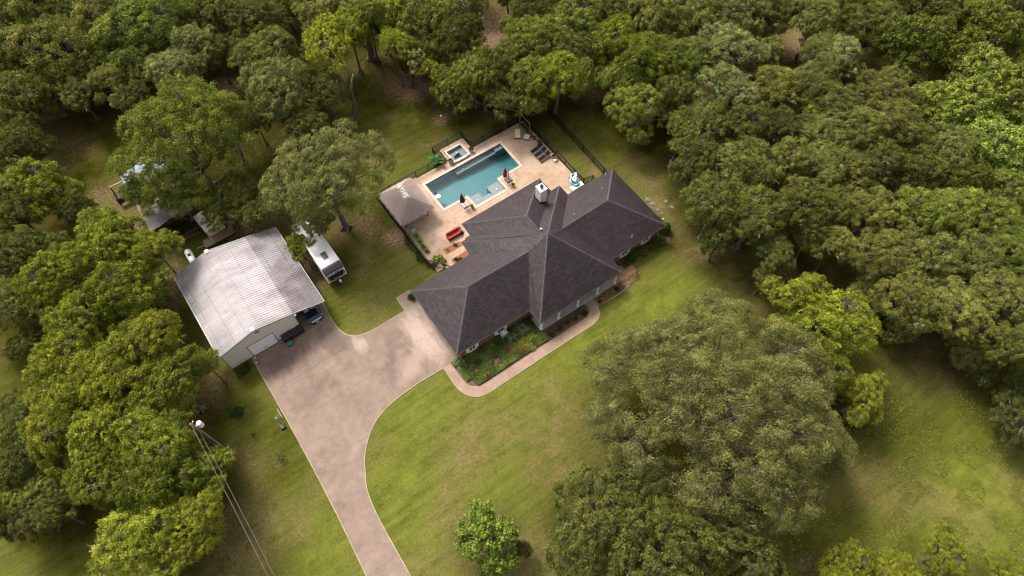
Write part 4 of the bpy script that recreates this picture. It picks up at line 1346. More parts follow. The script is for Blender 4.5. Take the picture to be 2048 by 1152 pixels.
# ------------------------------------------------------------------ foliage generator
def unit(v):
    return v / np.maximum(1e-9, np.linalg.norm(v, axis=1, keepdims=True))

def leaves_mesh(name, cen, nrm, tint, size, aspect, rng, mat, droop=0.0, jitter=0.75):
    """one folded leaf spray (2 quads -> 1 rhombus of 2 tris) per point"""
    n = len(cen)
    nn = unit(nrm + rng.normal(0, jitter, (n, 3)))
    t = rng.normal(0, 1, (n, 3))
    t = unit(t - nn * (t * nn).sum(1, keepdims=True))
    t[:, 2] -= droop
    t = unit(t)
    s = unit(np.cross(nn, t))
    ln = size * rng.uniform(0.65, 1.35, (n, 1))
    wd = ln * aspect * rng.uniform(0.8, 1.2, (n, 1))
    p0 = cen - t * ln * 0.5
    p1 = cen + s * wd * 0.5 + t * ln * 0.05 + nn * wd * 0.15
    p2 = cen + t * ln * 0.5
    p3 = cen - s * wd * 0.5 + t * ln * 0.05 + nn * wd * 0.15
    vs = np.stack([p0, p1, p2, p3], 1).reshape(-1, 3)
    me = bpy.data.meshes.new(name)
    me.vertices.add(4 * n)
    me.vertices.foreach_set('co', vs.astype(np.float32).ravel())
    me.loops.add(4 * n)
    me.loops.foreach_set('vertex_index', np.arange(4 * n, dtype=np.int32))
    me.polygons.add(n)
    me.polygons.foreach_set('loop_start', np.arange(0, 4 * n, 4, dtype=np.int32))
    me.polygons.foreach_set('loop_total', np.full(n, 4, dtype=np.int32))
    at = me.attributes.new('tint', 'FLOAT', 'POINT')
    at.data.foreach_set('value', np.repeat(np.clip(tint, 0, 1), 4).astype(np.float32))
    me.materials.append(mat)
    me.update()
    me.validate()
    return me

def sphere_dirs(n, rng, zmin=-1.0, zmax=1.0):
    z = rng.uniform(zmin, zmax, n)
    a = rng.uniform(0, 2 * PI, n)
    r = np.sqrt(1 - z * z)
    return np.stack([r * np.cos(a), r * np.sin(a), z], 1)

def crown_variant(seed, n_lobe=11, lobe_r=(0.30, 0.44), puffs=15, puff_r=(0.085, 0.15), n_leaf=34000, leaf=0.034, aspect=0.5, squash=0.80, mat='leaf', spread=0.62, droop=0.0, jitter=0.75, star=0.0, irregular=0.14, fill=5, limb=1.0):
    """unit-radius crown; returns (leaf mesh, limb mesh). z=0 at crown centre"""
    rng = np.random.RandomState(seed)
    lobes = []
    lobes.append((np.array([0, 0, 0.25 * squash]), 0.52))
    ga = rng.uniform(0, 6.28)
    for k in range(n_lobe):
        zf = 1 - (k + 0.5) / n_lobe * 1.55
        th = ga + k * 2.39996 + rng.normal(0, 0.25)
        r = math.sqrt(max(0.02, 1 - zf * zf)) * spread * rng.uniform(1 - irregular * 1.8, 1 + irregular)
        c = np.array([r * math.cos(th), r * math.sin(th), zf * spread * squash * 0.95])
        lobes.append((c, rng.uniform(*lobe_r)))
    for k in range(fill):
        th = rng.uniform(0, 6.28)
        r = spread * math.sqrt(rng.rand()) * 0.72
        lobes.append((np.array([r * math.cos(th), r * math.sin(th), squash * (0.55 * math.sqrt(1 - (r / spread) ** 2) - 0.05)]), rng.uniform(*lobe_r)))
    pc, pr, pn, plobe = [], [], [], []
    for li, (c, lr) in enumerate(lobes):
        m = int(puffs * (lr / 0.37) ** 2 * (1.3 if li == 0 else 1))
        d = sphere_dirs(m * 3, rng, -0.35, 1.0)
        out = unit(c[None] + np.array([[0, 0, 0.15]]))
        keep = (d * out).sum(1) + rng.uniform(-0.5, 0.3, len(d)) > -0.15
        d = d[keep][:m]
        p = c + d * lr * rng.uniform(0.72, 1.08, (len(d), 1)) * np.array([1, 1, 0.85])
        pc.append(p); pn.append(d)
        pr.append(rng.uniform(puff_r[0], puff_r[1], len(d)))
        plobe += [li] * len(d)
    pc = np.concatenate(pc); pn = np.concatenate(pn); pr = np.concatenate(pr)
    # drop puffs deep inside other lobes
    inside = np.zeros(len(pc), bool)
    for li, (c, lr) in enumerate(lobes):
        q = np.linalg.norm((pc - c) / np.array([1, 1, 0.85]), axis=1)
        inside |= (q < lr * 0.62)
    plobe = np.array(plobe)[~inside]
    pc, pn, pr = pc[~inside], pn[~inside], pr[~inside]
    ptint = np.clip(0.5 + rng.normal(0, 0.19, len(pc)), 0.05, 0.95)
    w = pr ** 2
    w /= w.sum()
    cnt = rng.multinomial(n_leaf, w)
    idx = np.repeat(np.arange(len(pc)), cnt)
    n = len(idx)
    # leaves concentrate on the outer, upper side of each puff, ragged outline
    d = unit(sphere_dirs(n, rng, -0.7, 1.0) + pn[idx] * 0.55 + np.array([[0, 0, 0.30]]))
    rad = pr[idx][:, None] * (0.35 + 0.75 * rng.beta(2.2, 1.4, (n, 1)))
    if star > 0:
        # part of the foliage is grouped in fronds that radiate from each puff centre
        nf = 7
        fr = unit(rng.normal(0, 1, (len(pc), nf, 3)) + pn[:, None] * 0.7)
        fr[..., 2] = fr[..., 2] * 0.6 + 0.1
        pick = rng.randint(0, nf, n)
        use = rng.rand(n) < star
        d2 = unit(fr[idx, pick] + rng.normal(0, 0.16, (n, 3)))
        rad2 = pr[idx][:, None] * rng.uniform(0.2, 1.75, (n, 1))
        d = np.where(use[:, None], d2, d)
        rad = np.where(use[:, None], rad2, rad)
    cen = pc[idx] + d * rad
    cen[:, 2] -= (rad[:, 0] ** 2) * (0.3 + 0.7 * star) / np.maximum(0.05, pr[idx])*0.3
    tint = ptint[idx] + rng.normal(0, 0.16, n)
    # a few sprays stray far out
    stray = rng.rand(n) < 0.03
    cen[stray] += rng.normal(0, 0.035, (stray.sum(), 3))
    lm = leaves_mesh('crown', cen, d, tint, leaf, aspect, rng, M[mat], droop, jitter)
    # limbs: from below the crown to every lobe, then twigs to puffs
    g = B()
    base = np.array([0, 0, -squash * 0.75])
    for li, (c, lr) in enumerate(lobes):
        midp = base * 0.35 + c * 0.45 + rng.normal(0, 0.04, 3)
        end = c
        g.tube([tuple(base), tuple(midp), tuple(end)], [0.045 * limb, 0.028 * limb, 0.014 * limb], 5, cap=False)
        ids = np.where(plobe == li)[0]
        for q in ids[:: 2 if li else 3]:
            e = pc[q] + pn[q] * pr[q] * 0.4
            m1 = (c + e) / 2 + rng.normal(0, 0.03, 3)
            g.tube([tuple(c), tuple(m1), tuple(e)], [0.011 * limb, 0.007 * limb, 0.003 * limb], 3, cap=False)
    dead = B()
    for k in range(rng.randint(9, 15)):
        q = rng.randint(len(pc))
        p = pc[q] + pn[q] * pr[q] * 0.3
        dirv = unit((pn[q] + rng.normal(0, 0.6, 3))[None])[0]
        e = p + dirv * pr[q] * 2.0
        m1 = (p + e) / 2 + rng.normal(0, 0.012, 3)
        dead.tube([tuple(p), tuple(m1), tuple(e)], [0.006 * limb, 0.005 * limb, 0.002 * limb], 3, cap=False)
        for _ in range(3):
            e2 = m1 + (dirv + rng.normal(0, 0.7, 3)) * pr[q] * 0.6
            dead.tube([tuple(m1), tuple(e2)], [0.004 * limb, 0.0015 * limb], 3, cap=False)
    return lm, g.mesh('limbs', M['bark']), dead.mesh('dead_twigs', M['barkpale'])

VAR = {}
def build_variants():
    for i in range(4):
        VAR['oak%d' % i] = crown_variant(11 + i, n_lobe=15, lobe_r=(0.20, 0.40), puffs=40, puff_r=(0.045, 0.105), n_leaf=42000, leaf=0.036, irregular=0.24, star=0.45, spread=0.64)
    for i in range(3):
        VAR['dense%d' % i] = crown_variant(31 + i, n_lobe=20, lobe_r=(0.18, 0.36), puffs=34, puff_r=(0.045, 0.105), n_leaf=46000, leaf=0.033, aspect=0.55, irregular=0.18, star=0.35, spread=0.66)
    for i in range(3):
        VAR['pecan%d' % i] = crown_variant(51 + i, n_lobe=16, lobe_r=(0.18, 0.36), puffs=42, puff_r=(0.040, 0.080), n_leaf=42000, leaf=0.042, aspect=0.38, star=1.0, droop=0.25, irregular=0.28, spread=0.68, fill=3)
    VAR['vine0'] = crown_variant(71, n_lobe=18, lobe_r=(0.24, 0.44), puffs=34, puff_r=(0.045, 0.11), n_leaf=44000, leaf=0.042, aspect=0.75, droop=0.6, mat='leafglossy', irregular=0.22, star=0.3)
    VAR['sap0'] = crown_variant(81, n_lobe=15, lobe_r=(0.24, 0.36), puffs=24, puff_r=(0.06, 0.13), n_leaf=18000, leaf=0.060, aspect=0.6, squash=0.95, star=0.3)
    VAR['giant0'] = crown_variant(91, n_lobe=30, lobe_r=(0.15, 0.28), puffs=120, puff_r=(0.024, 0.056), n_leaf=340000, leaf=0.0135, aspect=0.38, spread=0.78, squash=0.60, jitter=0.9, irregular=0.13, fill=3, limb=0.35, star=0.75)
    VAR['dark0'] = crown_variant(101, n_lobe=26, lobe_r=(0.17, 0.32), puffs=60, puff_r=(0.04, 0.085), n_leaf=80000, leaf=0.028, aspect=0.6, spread=0.74, squash=0.65, fill=12, limb=0.5, irregular=0.15, star=0.3)
    for i in range(2):
        VAR['big%d' % i] = crown_variant(121 + i, n_lobe=20, lobe_r=(0.18, 0.34), puffs=60, puff_r=(0.034, 0.085), n_leaf=80000, leaf=0.024, aspect=0.5, spread=0.72, squash=0.72, irregular=0.2, fill=6, limb=0.5, star=0.45)
    VAR['sparse0'] = crown_variant(111, n_lobe=10, lobe_r=(0.2, 0.34), puffs=9, puff_r=(0.07, 0.12), n_leaf=8000, leaf=0.05, aspect=0.5, irregular=0.3)
build_variants()

def trunk_mesh(seed, lean=0.05):
    rng = np.random.RandomState(seed)
    g = B()
    x, y = rng.normal(0, lean, 2)
    g.tube([(0, 0, -0.02), (x * 0.1, y * 0.1, 0.10), (x * 0.6, y * 0.6, 0.55), (x, y, 1.0)], [0.075, 0.045, 0.034, 0.028], 9, cap=False)
    for k in range(5):
        t = k * 1.3
        g.tube([(0.03 * math.cos(t), 0.03 * math.sin(t), 0.06), (0.13 * math.cos(t), 0.13 * math.sin(t), -0.01)], [0.03, 0.012], 5, cap=False)
    return g.mesh('trunk', M['bark'])
TRUNKS = [trunk_mesh(k) for k in range(3)]

PAL = {
    'oak': (0.154, 0.166, 0.046), 'oakdark': (0.100, 0.114, 0.026), 'oakgreen': (0.160, 0.190, 0.038), 'blue': (0.156, 0.176, 0.066),
    'pecan': (0.198, 0.226, 0.028), 'pecandeep': (0.148, 0.178, 0.022), 'yellow': (0.200, 0.220, 0.024), 'vine': (0.200, 0.248, 0.054), 'vinedark': (0.108, 0.130, 0.022),
    'giant': (0.158, 0.162, 0.060), 'sap': (0.150, 0.205, 0.036), 'dark': (0.092, 0.106, 0.028), 'mossy': (0.215, 0.212, 0.065),
}
TREES = []
tree_i = 0
def tree(u, v, rpx, kind, col, h, label, sx=1.0, name=None, group='trees in the woods around the house', sq=1.0, trunk_at=None):
    """a tree whose crown centre is seen at (u, v) with radius rpx photo pixels; h is the height of its top"""
    global tree_i
    rng = np.random.RandomState(500 + tree_i)
    if kind[:-1] not in ('giant', 'sap'):
        h *= 0.86 if kind[:-1] != 'big' else 1.0
        sx *= rng.uniform(0.86, 1.16)
        sq *= rng.uniform(0.9, 1.15)
        rpx *= 1.10 if (v < 230 or u < 480) else 1.04
    tree_i += 1
    zc = h * 0.62
    for _ in range(4):
        x, y = ray_point(u, v, zc)
        depth = y * math.sin(TILT) + (CAM_H - zc) * math.cos(TILT)
        Rm = rpx * depth / FPX
        sqz = {'giant': 0.55, 'dark': 0.6, 'big': 0.7}.get(kind[:-1], 0.8)
        half = Rm * sqz * 0.95 * sq
        zc = max(h - half, half * 0.72 + 0.8)
    root = bpy.data.objects.new(name or 'tree', None)
    COL.objects.link(root)
    root.location = (x, y, 0)
    rot = rng.uniform(0, 6.28)
    root.rotation_euler = (0, 0, rot)
    tag(root, label, 'tree', group)
    lm, limb, dead = VAR[kind]
    cr = bpy.data.objects.new('crown', lm)
    COL.objects.link(cr)
    cr.parent = root
    cr.location = (0, 0, zc)
    cr.scale = (Rm * sx, Rm / sx, Rm * sq)
    cr.rotation_euler = (rng.normal(0, 0.07), rng.normal(0, 0.07), 0)
    k = rng.uniform(0.78, 1.28) if kind[:-1] not in ('giant', 'sap', 'big') else 1.0
    hue = rng.uniform(-0.05, 0.05)
    c = PAL[col]
    cr.color = (c[0] * k * (1 + hue), c[1] * k, c[2] * k * 0.85 * (1 - hue), 1)
    for nm, mesh in (('limbs', limb), ('dead_twigs', dead)):
        if rpx < 26 and nm == 'dead_twigs':
            continue
        o = bpy.data.objects.new(nm, mesh)
        COL.objects.link(o)
        o.parent = root
        o.location = (0, 0, zc)
        o.scale = cr.scale
        o.rotation_euler = cr.rotation_euler
        o['kind'] = 'stuff'
    tr_ = bpy.data.objects.new('trunk', TRUNKS[tree_i % 3])
    COL.objects.link(tr_)
    tr_.parent = root
    ht = zc - half * 0.5
    tr_.scale = (Rm * 1.1, Rm * 1.1, max(0.8, ht))
    TREES.append((root, x, y, Rm))
    return root

TL = [
    # u, v, r, kind, colour, height, label
    (40, 30, 78, 'oak0', 'oak', 11, 'olive-green oak filling the top left corner'),
    (118, 118, 92, 'oak1', 'oak', 12, 'broad olive oak just inside the top left corner'),
    (215, 40, 72, 'oak2', 'oak', 11, 'olive oak at the top edge, second from the left corner'),
    (40, 205, 68, 'dense0', 'oakdark', 10, 'dark oak on the left edge above the shaded yard'),
    (88, 178, 52, 'oak0', 'oakdark', 9, 'dark oak leaning over the shaded yard at upper left'),
    (175, 135, 56, 'oak2', 'oak', 9, 'small olive oak at the top of the shaded yard'),
    (290, 58, 86, 'oak1', 'oakgreen', 13, 'bright green oak at the top edge between two olive oaks'),
    (262, 152, 28, 'sparse0', 'oak', 8, 'thin leaning tree with bare dark trunk in the shaded yard'),
    (380, 20, 58, 'oak0', 'oakgreen', 11, 'green oak at the top edge above the pale-leaved tree'),
    (388, 92, 50, 'oak2', 'blue', 11, 'pale green tree standing above the greyish tree by the yard'),
    (350, 145, 54, 'dense1', 'blue', 11, 'greyish green tree directly behind the big lobed oak'),
    (455, 40, 62, 'dense2', 'oakdark', 11, 'dark green tree at the top edge above the small bare patch'),
    (430, 105, 38, 'oak1', 'oakdark', 9, 'small dark tree above the brown bare patch'),
    (520, 45, 60, 'dense0', 'oakdark', 11, 'dark tree at the top edge left of the yellowish tree'),
    (555, 115, 62, 'oak2', 'oak', 11, 'mid-green oak left of the yellowish tree'),
    (510, 120, 50, 'dense1', 'oak', 10, 'rounded oak right of the brown bare patch'),
    (560, 185, 72, 'dense2', 'blue', 12, 'grey-green oak left of the slim bent trunk'),
    (655, 35, 62, 'pecan0', 'mossy', 13, 'pale mossy tree with bare branches at the top edge'),
    (655, 92, 58, 'pecan1', 'yellow', 13, 'yellow-green tree above the slim bent trunk'),
    (700, 60, 46, 'oak0', 'pecan', 12, 'light green crown right of the yellow-green tree'),
    (655, 185, 48, 'oak1', 'oakdark', 9, 'low dark tree beside the slim bent trunk'),
    (510, 240, 38, 'dense0', 'oakdark', 8, 'low dark tree between the big lobed oak and the grey-green oak'),
    (372, 292, 118, 'big0', 'oakgreen', 14, 'very large lobed green oak spreading over the open shed'),
    (655, 358, 116, 'big1', 'blue', 14, 'very large grey-green round oak left of the thatched hut'),
    (632, 448, 42, 'oak3', 'blue', 8, 'low grey-green branch mass hanging over the middle of the travel trailer'),
    (470, 395, 52, 'dense1', 'oakdark', 8, 'dark low oak behind the metal workshop'),
    (455, 262, 60, 'dense2', 'oakgreen', 11, 'yellowish oak above the right side of the lobed oaks'),
    (560, 400, 42, 'oak1', 'oakdark', 8, 'dark oak behind the right rear corner of the workshop'),
    (597, 492, 31, 'oak2', 'pecandeep', 5, 'small bright shrub tree squeezed between workshop and travel trailer'),
    # left side
    (45, 300, 52, 'dense1', 'oakdark', 9, 'dark tree on the left edge beside the shaded yard'),
    (80, 385, 72, 'oak2', 'pecandeep', 11, 'yellow-green oak on the left below the shaded yard'),
    (25, 420, 66, 'oak0', 'oakdark', 11, 'dark oak on the left edge at mid height'),
    (150, 420, 36, 'oak1', 'oakdark', 8, 'small dark tree next to the bright left cluster'),
    (45, 520, 64, 'dense2', 'oakdark', 10, 'dark tree at the left edge behind the bright cluster'),
    (30, 610, 64, 'oak1', 'oakdark', 10, 'dark tree at the left edge above the small clearing'),
    (225, 500, 76, 'pecan0', 'pecan', 12, 'bright yellow-green tree nearest the back of the workshop'),
    (130, 550, 74, 'pecan1', 'pecan', 12, 'bright yellow-green tree at the left of the workshop cluster'),
    (310, 500, 44, 'oak0', 'pecan', 11, 'bright green crown reaching towards the propane tank'),
    (260, 590, 82, 'oak2', 'pecandeep', 12, 'mid-green tree in the middle of the left cluster'),
    (170, 640, 72, 'pecan0', 'pecandeep', 12, 'green tree at the left flank of the bright cluster'),
    (300, 680, 66, 'oak1', 'pecan', 12, 'bright green tree beside the workshop left wall'),
    (140, 730, 74, 'pecan1', 'pecan', 12, 'pale yellow-green tree left of the overhead wires'),
    (230, 760, 84, 'oak0', 'pecan', 13, 'large bright tree in the lower left cluster'),
    (345, 770, 70, 'pecan0', 'pecandeep', 12, 'green tree just above the power pole'),
    (410, 725, 30, 'pecan1', 'pecan', 8, 'small feathery branch-like tree near the workshop front corner'),
    (120, 860, 74, 'oak2', 'pecan', 13, 'bright tree at the lower left flank of the cluster'),
    (215, 870, 84, 'pecan0', 'pecan', 13, 'bright tree in the lower middle of the left cluster'),
    (320, 880, 74, 'oak1', 'pecandeep', 12, 'green tree left of the power pole foot'),
    (190, 950, 60, 'pecan1', 'pecandeep', 12, 'green tree above the dark lower left lawn'),
    (400, 955, 70, 'pecan0', 'pecandeep', 9, 'feathery tree beneath the overhead wires'),
    (310, 985, 78, 'pecan2', 'pecandeep', 12, 'yellow-green tree, upper part of the bottom left pair'),
    (290, 1075, 90, 'oak3', 'pecan', 12, 'yellow-green tree at the bottom edge left of the wires'),
    (380, 1060, 74, 'pecan1', 'pecan', 11, 'yellow-green tree beside the wires near the bottom edge'),
    (60, 850, 62, 'dense0', 'oakdark', 10, 'dark tree at the left edge beside the bright cluster'),
    (40, 940, 64, 'dense1', 'oakdark', 10, 'dark tree at the left edge near the bottom'),
    (60, 1030, 54, 'oak2', 'dark', 8, 'low dark tree at the lower left edge'),
    # top centre
    (760, 30, 62, 'oak2', 'pecan', 12, 'light green tree at the top edge right of the yellow-green tree'),
    (790, 90, 34, 'oak1', 'pecan', 11, 'small light crown above the ringed trunk'),
    (835, 125, 34, 'sparse0', 'mossy', 10, 'mossy tree standing in a ring of bare soil'),
    (862, 140, 28, 'pecan0', 'yellow', 9, 'yellowish low branchy tree at the right of the soil ring'),
    (850, 45, 66, 'dense0', 'oakgreen', 12, 'green tree at the top edge above the soil ring'),
    (910, 95, 64, 'dense1', 'oakdark', 12, 'dark green tree right of the soil ring'),
    (905, 175, 48, 'oak0', 'oakgreen', 9, 'low green tree hanging over the back lawn'),
    (950, 150, 52, 'oak1', 'oakgreen', 10, 'green tree between the two lawn-side trunks'),
    (930, 20, 44, 'oak2', 'oak', 11, 'olive tree at the top edge left of the bare earth'),
    (1020, 55, 26, 'oak0', 'oak', 8, 'small olive tree beside the bare earth at the top'),
    (1060, 20, 46, 'dense2', 'oakdark', 11, 'dark tree at the top edge right of the bare earth'),
    (985, 145, 54, 'dense0', 'oakdark', 11, 'dark green tree below the bare earth'),
    (1020, 120, 44, 'oak2', 'oakgreen', 10, 'green crown right below the bare earth'),
    (1075, 85, 62, 'oak1', 'oakgreen', 11, 'green tree in the middle of the woods above the pool fence'),
    (1050, 175, 58, 'dense1', 'oakgreen', 10, 'green tree directly above the patio corner'),
    (1115, 160, 62, 'oak0', 'pecandeep', 11, 'light tree above the narrow fenced run'),
    (1155, 50, 64, 'oak2', 'oakgreen', 11, 'green tree at the top edge centre right'),
    (1140, 110, 46, 'dense2', 'oak', 10, 'olive tree in the centre right woods'),
    (1225, 90, 58, 'pecan1', 'pecandeep', 11, 'yellow-green tree in the centre right woods'),
    (1215, 25, 50, 'oak1', 'oakdark', 10, 'dark olive tree at the top edge centre right'),
    (1290, 130, 66, 'oak0', 'pecandeep', 12, 'yellow-green tree above the right-hand fence'),
    (1275, 225, 60, 'oak2', 'oakgreen', 10, 'green tree overhanging the lawn right of the fence'),
    (1300, 35, 58, 'oak0', 'oak', 11, 'olive tree at the top edge right of centre'),
    (1265, 170, 36, 'pecan0', 'oakgreen', 9, 'small leafy tree by the lawn right of the fence'),
]
TL += [
    (345, 385, 56, 'oak3', 'oakgreen', 10, 'low lobed oak branch mass directly over the middle of the open shed'),
    (275, 385, 30, 'dense1', 'blue', 9, 'small grey-green crown at the blue end of the shed'),
    (445, 425, 44, 'dense0', 'oakdark', 7, 'dark crown hanging over the covered trailer'),
    (505, 430, 36, 'oak3', 'oakdark', 7, 'small dark crown behind the workshop, right of the trailer'),
    (205, 470, 60, 'pecan2', 'pecan', 11, 'topmost bright tree of the left cluster'),
    (60, 690, 40, 'dense2', 'oakdark', 7, 'low dark tree at the top of the left clearing'),
    (140, 800, 70, 'pecan2', 'pecan', 12, 'bright tree at the far left of the lower cluster'),
    (290, 940, 60, 'pecan2', 'pecandeep', 11, 'green tree just above the yellow-green bottom pair'),
    (20, 110, 70, 'oak3', 'oak', 11, 'olive oak against the left edge near the top'),
    (160, 190, 44, 'oak3', 'oakdark', 8, 'dark oak lobe dipping into the shaded yard'),
    (1010, 205, 34, 'oak3', 'oakdark', 8, 'dark crown above the two lawn trunks'),
    (735, 30, 44, 'oak3', 'oakgreen', 12, 'green crown at the top edge above the massive dark trunk'),
    (610, 255, 44, 'dense2', 'oakdark', 8, 'dark crown above the grey-green round oak'),
]
for (u, v, r, kind, col, h, label) in TL:
    tree(u, v, r, kind, col, h, label)

TR = [
    (1395, 35, 66, 'oak1', 'oak', 12), (1470, 40, 60, 'oak2', 'blue', 12), (1545, 25, 56, 'dense0', 'oak', 11), (1625, 45, 60, 'oak0', 'oak', 12), (1640, 110, 46, 'oak1', 'oak', 11),
    (1370, 120, 54, 'dense1', 'oakgreen', 11), (1460, 105, 64, 'dense2', 'blue', 12), (1540, 105, 40, 'sparse0', 'oak', 10), (1345, 190, 50, 'oak2', 'oakdark', 10), (1450, 185, 66, 'dense0', 'blue', 12),
    (1540, 185, 60, 'dense1', 'oak', 11), (1620, 170, 56, 'oak0', 'oak', 11), (1680, 120, 52, 'oak2', 'blue', 12), (1670, 215, 56, 'dense2', 'oak', 11), (1400, 262, 66, 'oak1', 'oak', 11),
    (1365, 260, 44, 'oak0', 'oakdark', 10), (1480, 262, 62, 'oak2', 'oakdark', 11), (1560, 252, 48, 'dense0', 'oakdark', 10), (1640, 268, 52, 'oak1', 'oak', 10), (1720, 262, 60, 'dense1', 'oak', 12),
    (1790, 250, 62, 'oak0', 'oak', 12), (1770, 190, 52, 'dense2', 'oak', 12), (1400, 330, 66, 'dense1', 'oakdark', 11), (1480, 345, 76, 'oak0', 'oak', 12), (1565, 335, 66, 'oak2', 'oak', 11),
    (1640, 335, 56, 'oak1', 'oak', 10), (1700, 345, 58, 'dense0', 'oak', 11), (1760, 325, 56, 'oak2', 'oakdark', 11), (1430, 410, 70, 'oak1', 'oakdark', 12), (1510, 430, 74, 'oak0', 'oakdark', 12),
    (1600, 430, 70, 'dense2', 'oakdark', 12), (1440, 470, 44, 'oak2', 'oakdark', 9), (1545, 505, 44, 'oak1', 'oakdark', 9), (1530, 555, 28, 'dense0', 'oakdark', 6), (1610, 395, 50, 'oak2', 'oak', 11),
    (1680, 420, 52, 'oak1', 'oakdark', 10), (1670, 490, 46, 'dense1', 'oak', 10), (1740, 430, 62, 'oak0', 'oak', 11), (1830, 80, 62, 'vine0', 'vinedark', 13), (1745, 60, 66, 'dense2', 'oakdark', 12),
    (1700, 20, 50, 'oak1', 'oakdark', 12), (1810, 15, 54, 'dense0', 'oakdark', 12), (1880, 20, 52, 'oak2', 'oakdark', 12), (1985, 55, 56, 'vine0', 'vinedark', 12), (2035, 20, 50, 'dense1', 'oakdark', 11),
    (1915, 120, 58, 'vine0', 'vinedark', 12), (1960, 150, 66, 'vine0', 'vine', 13), (1925, 225, 70, 'vine0', 'vine', 13), (2015, 200, 66, 'vine0', 'vine', 13), (1880, 205, 46, 'vine0', 'vine', 12),
    (1985, 300, 74, 'vine0', 'vine', 13), (1900, 300, 54, 'dense2', 'oak', 12), (2040, 330, 56, 'vine0', 'vine', 12), (1845, 345, 56, 'oak0', 'oakdark', 11), (1930, 365, 48, 'vine0', 'vinedark', 11),
    (1830, 440, 76, 'dense0', 'oakgreen', 13), (1905, 430, 68, 'dense1', 'oakgreen', 12), (1975, 440, 66, 'oak1', 'oakgreen', 12), (1770, 510, 70, 'dense2', 'oak', 12), (1850, 530, 76, 'oak2', 'oak', 13),
    (1940, 525, 72, 'dense0', 'oak', 12), (2020, 500, 66, 'oak0', 'oakgreen', 12), (1745, 580, 52, 'oak1', 'oak', 7), (1810, 600, 66, 'dense1', 'oak', 12), (1900, 620, 72, 'oak0', 'oak', 12),
    (1985, 600, 72, 'dense2', 'oak', 12), (2040, 590, 56, 'oak2', 'oakdark', 11), (1800, 655, 38, 'oak0', 'oak', 5), (1945, 695, 60, 'oak1', 'oak', 7), (2020, 690, 58, 'dense0', 'oakdark', 11),
    (1960, 735, 38, 'dense1', 'oakdark', 5), (2040, 780, 46, 'oak2', 'dark', 5), (2045, 850, 66, 'oak1', 'dark', 6), (2020, 380, 50, 'oak1', 'oakgreen', 11),
]
def near_word(u, v):
    col_ = 'left part' if u < 1500 else 'middle' if u < 1720 else 'right part' if u < 1900 else 'far right edge'
    row_ = 'top row' if v < 80 else 'upper rows' if v < 230 else 'middle rows' if v < 400 else 'lower rows' if v < 570 else 'lowest rows'
    return col_, row_
look = {'oak': 'olive-green oak', 'oakdark': 'dark green oak', 'blue': 'grey-green oak', 'oakgreen': 'fresh green oak', 'vine': 'bright vine-covered tree', 'vinedark': 'dark vine-draped tree', 'dark': 'very dark oak'}
ords = ['first', 'second', 'third', 'fourth', 'fifth', 'sixth', 'seventh', 'eighth', 'ninth']
seen = {}
for (u, v, r, kind, col, h) in sorted(TR, key=lambda t: (t[1] // 40, t[0])):
    c_, r_ = near_word(u, v)
    key = (col, c_, r_)
    seen.setdefault(key, []).append((u, v, r, kind, col, h))
for key, lst in seen.items():
    lst.sort(key=lambda t: t[0])
    for i, t in enumerate(lst):
        where = '%s of the right woods, %s' % (key[1], key[2])
        lab = '%s in the %s' % (look[key[0]], where)
        if len(lst) > 1:
            lab = '%s, %s from left, %s' % (look[key[0]], ords[i], where)
        tree(*t, lab, group='trees of the dense right-hand woods')

G2 = 'trees standing on the front lawn'
tree(1440, 824, 256, 'giant0', 'giant', 15, 'huge spreading grey-olive oak on the front lawn', sx=1.08, name='live_oak', group=G2)
tree(1200, 1045, 110, 'dark0', 'dark', 12, 'dark green oak below the huge grey-olive oak, nearest the young tree', group=G2)
tree(1330, 1100, 120, 'dark0', 'oakdark', 13, 'dark green oak at the bottom edge with bare forked branches', group=G2)
tree(1455, 1040, 96, 'dense1', 'dark', 12, 'dark green oak below the huge grey-olive oak on its right side', group=G2)
tree(1270, 960, 84, 'dense2', 'dark', 12, 'dark green crown merging with the lower left of the huge oak', group=G2)
tree(1500, 1125, 70, 'oak2', 'dark', 10, 'dark green oak at the bottom edge next to the mown tree ring', group=G2)
tree(975, 1078, 74, 'sap0', 'sap', 7, 'round bright green young tree near the bottom edge of the lawn', group=G2)
tree(1046, 1098, 20, 'sap0', 'dark', 3.0, 'small dark shrub tree beside the round young tree', group=G2)
tree(1600, 610, 72, 'pecan0', 'pecan', 12, 'feathery yellow-green tree, uppermost of the three beside the huge oak', group=G2)
tree(1660, 655, 88, 'pecan1', 'pecan', 12, 'feathery yellow-green tree right of the huge oak', group=G2)
tree(1580, 670, 54, 'pecan0', 'pecandeep', 10, 'feathery tree touching the top right of the huge oak', group=G2)
tree(1650, 740, 52, 'pecan1', 'pecandeep', 10, 'low green tree between the huge oak and the bright feathery trees', group=G2)
tree(1725, 795, 60, 'pecan0', 'pecan', 8, 'bright green feathery tree at the right side of the huge oak', group=G2)
tree(1545, 1150, 26, 'oak0', 'sap', 7, 'small bright green crown at the bottom edge by the ring', group=G2)
tree(1690, 1145, 60, 'pecan1', 'yellow', 8, 'yellow-green tree at the bottom edge right of the mown ring', group=G2)
tree(1785, 1150, 52, 'oak1', 'yellow', 8, 'yellow tree at the bottom edge, middle of three', group=G2)
tree(1890, 1110, 52, 'oak2', 'yellow', 7, 'yellow tree at the bottom right standing in the rough grass', group=G2)
tree(2015, 1150, 46, 'oak0', 'yellow', 7, 'yellow-green tree in the bottom right corner', group=G2)

